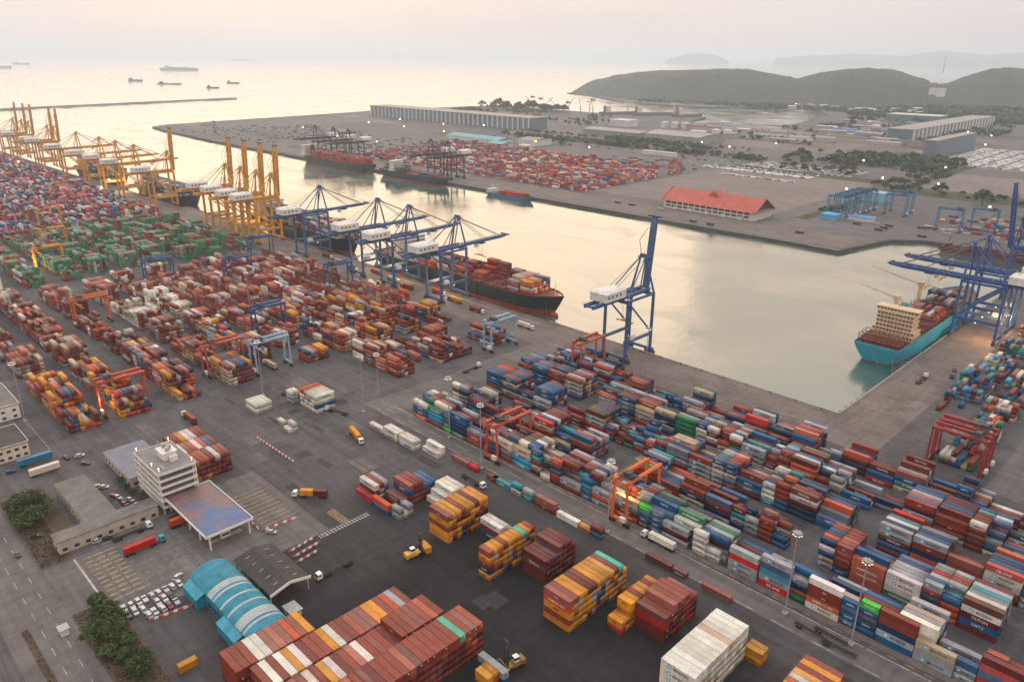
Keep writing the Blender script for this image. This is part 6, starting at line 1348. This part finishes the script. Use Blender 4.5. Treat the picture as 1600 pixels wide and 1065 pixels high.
flat_building('container_office', 'long white quay office roof on the far bank', 'building', [(-960, -880, 1342, 1352)], 8, FW, FW, windows=False, parapet=False); flat_building('canopy_hall', 'flat cyan-edged canopy beside the teal gantries', 'canopy', [(-418, -386, 1120, 1140)], 13, plain('canopy_cyan', (.22, .38, .48), .6), plain('canopy_cyan', (.22, .38, .48), .6), windows=False, parapet=False); flat_building('container_office', 'bright blue low roof on the quay past the basin corner', 'building', [(-372, -345, 968, 986)], 5, FW, plain('bright_blue_roof', (.03, .22, .48), .5), windows=False, parapet=False); flat_building('container_office', 'pale blue low block at the foot of the teal gantries', 'building', [(-398, -380, 948, 964)], 7, plain('sky_blue_wall', (.05, .36, .58), .5), plain('sky_blue_wall', (.05, .36, .58), .5), windows=False, parapet=False)
r_ = random.Random(21); RG2 = 'low industrial roofs before the hills'; k = 0
for i in range(96):
    x = r_.uniform(-1230, -640); y = r_.uniform(1760, 2560); 
    if x > -760 and y > 2000: continue
    if x < -1000 and y > 2150: continue
    w, d = r_.uniform(22, 90), r_.uniform(10, 28)
    gable('industrial_hall', ['low', 'long', 'squat', 'narrow'][i % 4] + ' ' + ['pale', 'grey', 'weathered'][i % 3] + ' industrial hall among many before the hills', x - w / 2, x + w / 2, y - d / 2, y + d / 2, r_.uniform(6, 12), r_.uniform(1.5, 4), r_.choice((FW, FR, BEIGEW)), r_.choice((FR, FR, FW, plain('rust_far_roof', (.22, .13, .11), .7), plain('blue_far_roof', (.10, .17, .30), .7), plain('dark_far_roof', (.10, .095, .10), .7))), RG2)
for i in range(26):
    x, y = r_.uniform(-1500, -900), r_.uniform(2950, 3130) if r_.random() < .5 else r_.uniform(2900, 3200)
    gable('waterfront_building', 'small pale waterfront building at the foot of the hills', x - 14, x + 14, y - 7, y + 7, r_.uniform(8, 18), 3, r_.choice((FW, BEIGEW)), r_.choice((FR, FW)), 'waterfront buildings below the hills')
for i, (x, y, z, w, h, lb) in enumerate(((-1082, 3530, 52, 60, 26, 'white hotel block in the saddle between the two right hills'), (-1060, 3500, 46, 30, 18, 'lower white block beside the hotel in the saddle'), (-700, 3500, 6, 60, 34, 'white apartment block before the rightmost hill'), (-640, 3480, 5, 34, 62, 'tallest white tower before the rightmost hill'), (-560, 3490, 6, 70, 26, 'long white block at the foot of the rightmost hill'))):
    flat_building('hotel_block', lb, 'building', [(x - w / 2, x + w / 2, y - 8, y + 8)], h, FW, FW, windows=False, parapet=False, loc=(0, 0, z))
mb = MB(); mb.cyl((-1205, 3960, 130), (-1205, 3960, 205), 1.3, 5, .5)
for z in range(135, 200, 10): mb.bx(-1207, -1203, 3958, 3962, z, z + 1)
tag(mb.build('radio_mast', plain('mast_red', (.35, .1, .08), .6)), 'thin red radio mast on the middle hill', 'mast')
for k, (x, y) in enumerate(((-1811, 2198), (-1690, 2260), (-1545, 2330))):
    tt = thing('harbour_crane', ['tall pale hammerhead crane at the shipyard, standing clear at left', 'shipyard crane over the grey ships, middle one', 'shipyard crane over the grey ships, right one'][k], 'crane', (x, y, 0), 0, 'shipyard cranes'); mb = MB(); mb.cyl((0, 0, 0), (0, 0, 38), 2.4, 6, 1.6); mb.build('mast', FW, tt); mb = MB(); mb.beam((-14, 0, 40), (26, 0, 42), 2, 2.4); mb.bx(-14, -8, -2, 2, 37, 40); mb.build('jib', FW, tt)
for k in range(6):
    x, y = -2020 + k * 46, 2120 + k * 14
    tt = thing('tower_crane', f'slender lattice jib crane beyond the long warehouse, {ORD[k]} from left', 'crane', (x, y, 0), R(30 * k), 'jib cranes beyond the long warehouse'); mb = MB(); mb.cyl((0, 0, 0), (0, 0, 22), 1.5, 5); mb.build('mast', STEEL, tt); mb = MB(); mb.beam((0, 0, 22), (34 * (1 if k % 2 else -1), 0, 52), 1.1, 1.3); mb.build('jib', STEEL, tt)
for k in range(7):
    x, y = (-1700, -1640, -1290, -1262, -1234, -1060, -1030)[k], (1700, 1712, 1905, 1915, 1925, 1800, 1806)[k]
    mb = MB(); mb.cyl((0, 0, 0), (0, 0, 16), 11, 16); mb.cyl((0, 0, 16), (0, 0, 18.5), 11, 16, 1); o = mb.build('storage_tank', FW, None, (x, y, 0)); tag(o, f'pale round storage tank on the far bank, {ORD[k]} from left', 'tank', 'storage tanks on the far bank')
mb = MB(); mb.cyl((0, 0, 0), (0, 0, 26), 1.4, 6, .9); mb.bx(-3, 3, -3, 3, 26, 29); tag(mb.build('beacon_tower', STEEL, None, (-1992, 893, 0)), 'dark beacon tower on the left tip of the far quay', 'beacon')
# rows of stored vehicles: far too many to count
mb = MB(); r_ = random.Random(8)
def veh_rows(x0, x1, y0, y1, px_, py_, fill, sz=(4.6, 1.9, 1.6)):
    y = y0
    while y < y1:
        x = x0; seg = r_.random() < fill
        while x < x1:
            if r_.random() < fill: mb.mi = r_.choice((0, 0, 0, 0, 1, 1, 2)); mb.box(x, y, .07, sz[0], sz[1], sz[2])
            x += px_
        y += py_
FCAR = {}
for nm_, mt_ in (('white', plain('vehicle_white', (.66, .66, .66), .4, var=.1)), ('grey', plain('vehicle_grey', (.25, .26, .27), .4, var=.1)), ('dark', plain('vehicle_dark', (.05, .05, .06), .4))):
    m2 = MB(); m2.box(0, 0, .3, 4.6, 1.9, .75); m2.add([(-1.9, -.85, 1.05), (1.3, -.85, 1.05), (1.3, .85, 1.05), (-1.9, .85, 1.05), (-1.4, -.7, 1.65), (.6, -.7, 1.65), (.6, .7, 1.65), (-1.4, .7, 1.65)], [(4, 5, 6, 7), (0, 1, 5, 4), (1, 2, 6, 5), (2, 3, 7, 6), (3, 0, 4, 7)]); m2.bx(-1.6, -1.0, -.95, .95, 0, .3); m2.bx(1.0, 1.6, -.95, .95, 0, .3); FCAR[nm_] = mesh_from(m2.v, m2.f, 'stored_car', mt_)
nfc = 0
for row, y in enumerate((1262, 1265, 1268.4, 1274, 1277, 1283, 1300, 1304.5)):
    for k in range(37):
        if r_.random() > (.9 if row < 6 else .45) or nfc > 245: continue
        c_ = r_.choice(('white',) * 6 + ('grey', 'grey', 'dark')); o = bpy.data.objects.new('parked_car', FCAR[c_]); COL.objects.link(o); o.location = (-768 + k * 5.7 + r_.uniform(-.3, .3), y, .07); nfc += 1
        tag(o, f'tiny {c_} car in the {ORD[row]} parked row of the far open yard', 'car', f'{c_} cars in far row {ORD[row]}')
veh_rows(-690, -560, 1205, 1212, 5.6, 2.6, .9); veh_rows(-720, -520, 1335, 1420, 6.0, 14, .7)
for k in range(13): veh_rows(-490 + k * 30, -466 + k * 30, 1640, 1995, 6, 3.4, .82, (4.8, 2.2, 1.9))
_c = r_.choice
r_.choice = lambda q_: _c([1, 2, 2]) if q_ == (0, 0, 0, 0, 1, 1, 2) else _c(q_)
for k in range(7): veh_rows(-2120 + k * 70, -2075 + k * 70, 850 + k * 5, 1190, 13, r_.choice((9, 16, 24)), .3, (8, 2.5, 2.6))
veh_rows(-1560, -1360, 900, 1180, 14, 22, .35, (9, 2.5, 2.8)); veh_rows(-1000, -740, 1200, 1300, 13, 17, .3, (9, 2.5, 2.6)); veh_rows(-690, -330, 812, 866, 24, 18, .22, (9, 2.5, 2.8)); veh_rows(-400, -160, 930, 980, 16, 16, .25, (9, 2.5, 2.8)); veh_rows(-1450, -760, 1345, 1405, 16, 20, .3, (7, 2.4, 2.4))
r_.choice = _c
tag(mb.build('stored_vehicles', [plain('vehicle_white', (.66, .66, .66), .4, var=.1), plain('vehicle_grey', (.25, .26, .27), .4, var=.1), plain('vehicle_dark', (.05, .05, .06), .4)]), 'long rows of new white and grey vehicles stored on the far bank', 'vehicles', None, 'stuff')

# ================================================================ TREES
LEAF = [plain('leaf_dark', (.024, .042, .013), .75, var=.5, scale=.6), plain('leaf_mid', (.045, .075, .02), .75, var=.5, scale=.6), plain('leaf_light', (.085, .12, .035), .75, var=.45, scale=.6)]; BARK = plain('bark', (.07, .05, .035), .9, var=.4, scale=2)
def tree_make(H, W, seed, leaves, leaf, name='broadleaf_tree', clumps=16):
    def f():
        r_ = np.random.default_rng(seed); t = thing(name, None, 'tree'); tk = MB(); th = H * .38; tk.cyl((0, 0, 0), (0, 0, th), H * .028 + .08, 7, H * .02); C_ = []
        for k in range(clumps):
            a = 2 * math.pi * (k * .618); rr = W * .5 * math.sqrt((k + .5) / clumps) * r_.uniform(.75, 1.05); z = H * (.84 - .44 * (rr / (W * .5)) ** 1.6) * r_.uniform(.82, 1.08); c = np.array([rr * math.cos(a), rr * math.sin(a), z]); C_.append((c, W * r_.uniform(.13, .21)))
            if k % 2 == 0: tk.cyl((0, 0, th * r_.uniform(.6, 1)), tuple(c * .9), H * .012, 5, H * .005)
        tk.build('trunk', BARK, t); mb = MB(); per = leaves // clumps
        for c, rad in C_:
            d = r_.normal(size=(per, 3)); d /= np.linalg.norm(d, axis=1)[:, None]; P = c + d * rad * (r_.random((per, 1)) ** .45) * (1.15, 1.15, .8); tone = r_.integers(0, 3)
            for p, dd in zip(P, d):
                nrm = dd + r_.normal(size=3) * .55 + (0, 0, .35); nrm /= np.linalg.norm(nrm); u_ = np.cross(nrm, r_.normal(size=3)); u_ /= np.linalg.norm(u_); v_ = np.cross(nrm, u_); s_ = leaf * r_.uniform(.6, 1.4); mb.mi = int(min(2, max(0, tone + r_.integers(-1, 2))))
                mb.add([p - u_ * s_, p + v_ * s_ * .55, p + u_ * s_, p - v_ * s_ * .55], [(0, 1, 2, 3)])
        mb.build('crown', LEAF, t); return t
    return f
for k, (x, y, H, W, lb) in enumerate(((-348, 52.5, 13, 15, 'large dark tree beside the gate, rear one of the clump'), (-341, 49.5, 10, 12, 'broad tree beside the gate, front one of the clump'), (-356, 50, 9, 10, 'smaller tree on the left side of the gate clump'))): place(f'nt{k}', tree_make(H, W, 30 + k, 5200, .42, clumps=26), lb, (x, y, .05), 0, 'trees beside the gate')
hd = ((-268, 53, 4.2, 5), (-262, 55, 3.6, 4.4), (-258, 51.5, 5, 6), (-252, 53.5, 6.6, 7), (-246, 51, 7.2, 8), (-239.5, 53.5, 7.6, 8), (-233, 51, 7, 8), (-227, 53.5, 6.4, 7), (-221, 51, 6, 7), (-248, 47, 4.4, 6), (-238, 46.5, 4.6, 6))
for k, (x, y, H, W) in enumerate(hd): place(f'hd{k % 5}', tree_make((H if k < 5 else 7) * 1.25, (W if k < 5 else 8) * 1.3, 60 + k, 2400, .30, 'hedge_tree', 18), f'dense green tree of the roadside hedge, {ORD[k]} from the gate', (x, y, .05), R(k * 67), 'hedge trees beside the car park')
for k, (x, y) in enumerate(((-352, 90), (-344, 89.5), (-336.5, 90.2), (-330, 91.5), (-322, 93.0))): place(f'sh{k % 2}', tree_make(3.6, 3.8, 90 + k, 900, .26, 'small_tree', 10), f'small bushy tree at the foot of the white tower, {ORD[k]} from left', (x, y, .05), R(k * 50), 'small trees under the tower')
r_ = random.Random(77); FTG = 'trees in the far bank belts'
def belt(n_, x0, x1, y0, y1, lb, H=(7, 12)):
    for k in range(n_):
        kk = r_.randrange(5); o = place(f'ft{kk}', tree_make(11 + kk * .8, 11 + kk, 200 + kk, 420, 1.1, 'far_tree', 12), lb, (r_.uniform(x0, x1), r_.uniform(y0, y1), .05), R(r_.uniform(0, 360)), FTG + ' ' + lb.split(' ', 4)[-1]); s_ = r_.uniform(*H) / 12; o.scale = (s_ * r_.uniform(.9, 1.3), s_ * r_.uniform(.9, 1.3), s_)
def woods(name, label, x0, x1, y0, y1, n_, h, sz, seed):
    r4 = np.random.default_rng(seed); mb = MB()
    nc = max(3, n_ // 13); gx, gy = r4.uniform(x0, x1, nc), r4.uniform(y0, y1, nc); gi = r4.integers(0, nc, n_); sp_ = h * 1.9; cx = np.clip(gx[gi] + r4.normal(size=n_) * sp_ * 1.6, x0, x1); cy_ = np.clip(gy[gi] + r4.normal(size=n_) * sp_, y0, y1); ch = h * r4.uniform(.55, 1.15, n_)
    for x, y, hh in zip(cx, cy_, ch):
        tone = int(r4.integers(0, 3))
        for k in range(9):
            a, e_ = r4.uniform(0, 6.28), r4.uniform(.1, 1.5); rr = hh * .55; p = np.array((x + rr * math.cos(a) * math.cos(e_), y + rr * math.sin(a) * math.cos(e_), hh * .35 + hh * .6 * math.sin(e_)))
            u_ = np.array((-math.sin(a), math.cos(a), r4.uniform(-.3, .3))); v_ = np.array((-math.cos(a) * math.sin(e_), -math.sin(a) * math.sin(e_), math.cos(e_) + .2)); s_ = sz * r4.uniform(.7, 1.3); mb.mi = min(2, max(0, tone + int(r4.integers(-1, 1))))
            mb.add([p - u_ * s_, p - v_ * s_ * .8, p + u_ * s_, p + v_ * s_ * .8], [(0, 1, 2, 3)])
    tag(mb.build(name, LEAF), label, 'woods', None, 'stuff')
woods('tree_belt', 'dense low tree belt along the coastal road', -1480, -735, 1412, 1452, 420, 8, 2.4, 1); woods('tree_belt', 'dark wooded strip before the grey warehouses', -1180, -820, 1500, 1560, 200, 9, 2.6, 2); woods('tree_belt', 'thick trees around the vehicle store corner', -640, -428, 1480, 1690, 420, 11, 3.0, 3)
woods('tree_belt', 'green verge planting along the access road', -424, -406, 940, 1480, 160, 4, 1.4, 4); woods('forest', 'hazy woods at the foot of the hills', -1150, -500, 2830, 3560, 2200, 16, 6, 5); woods('forest', 'hazy woods behind the bay shore', -2150, -1180, 2960, 3130, 500, 12, 5, 6); woods('tree_belt', 'scattered scrub between the industrial halls', -1060, -560, 1720, 2820, 560, 9, 3.2, 7); woods('tree_belt', 'scrub along the outer shore of the far quay', -2380, -1500, 1640, 2200, 420, 9, 3.4, 8)
belt(46, -1120, -740, 1400, 1450, 'dark bushy tree along the coastal road'); belt(34, -1480, -1120, 1500, 1530, 'dark bushy tree before the long warehouse', (7, 11)); belt(40, -740, -540, 1430, 1640, 'dark bushy tree in the belt left of the vehicle store', (9, 15)); belt(34, -540, -420, 1480, 1700, 'dark bushy tree beside the blue-grey hall', (9, 15)); belt(26, -460, -405, 1240, 1480, 'dark bushy tree lining the access road', (7, 12)); belt(20, -660, -520, 1330, 1420, 'dark bushy tree among the parked rows', (7, 12)); belt(30, -2360, -1900, 2080, 2240, 'slim dark tree on the shore beyond the long warehouse', (18, 34)); belt(24, -1000, -700, 2300, 2900, 'dark tree between the industrial halls and hills', (12, 20)); belt(16, -405, -200, 1228, 1300, 'dark shrub on the verge past the basin', (5, 8)); belt(8, -1290, -1180, 1330, 1390, 'dark tree right of the teal roofs', (10, 16))
place('bt0', tree_make(26, 26, 301, 900, 1.3, 'broadleaf_tree', 16), 'large lone spreading tree at right beyond the basin', (-284, 1204, .05), 0, 'lone trees on the far bank'); place('bt1', tree_make(20, 20, 302, 800, 1.2, 'broadleaf_tree', 14), 'rounded lone tree under an orange lamp at right', (-354, 1254, .05), 0, 'lone trees on the far bank')
# near verge cover
mb = MB(); r3 = np.random.default_rng(3)
for (x0, x1, y0, y1, n_) in ((-371, -306, 44.8, 55, 2600), (-268, -182, 44.8, 57.5, 3600), (-271, -201, 29.2, 31.2, 500)):
    for x, y in zip(r3.uniform(x0, x1, n_), r3.uniform(y0, y1, n_)):
        a = r3.uniform(0, 6.28); h_ = r3.uniform(.15, .5); w_ = r3.uniform(.15, .4); mb.mi = int(r3.integers(0, 3)); mb.add([(x - w_ * math.cos(a), y - w_ * math.sin(a), .05), (x + w_ * math.cos(a), y + w_ * math.sin(a), .05), (x + .1, y, .05 + h_)], [(0, 1, 2)])
tag(mb.build('verge_grass', LEAF), 'rough grass and weeds on the roadside verges', 'grass', None, 'stuff')
finish_mass()
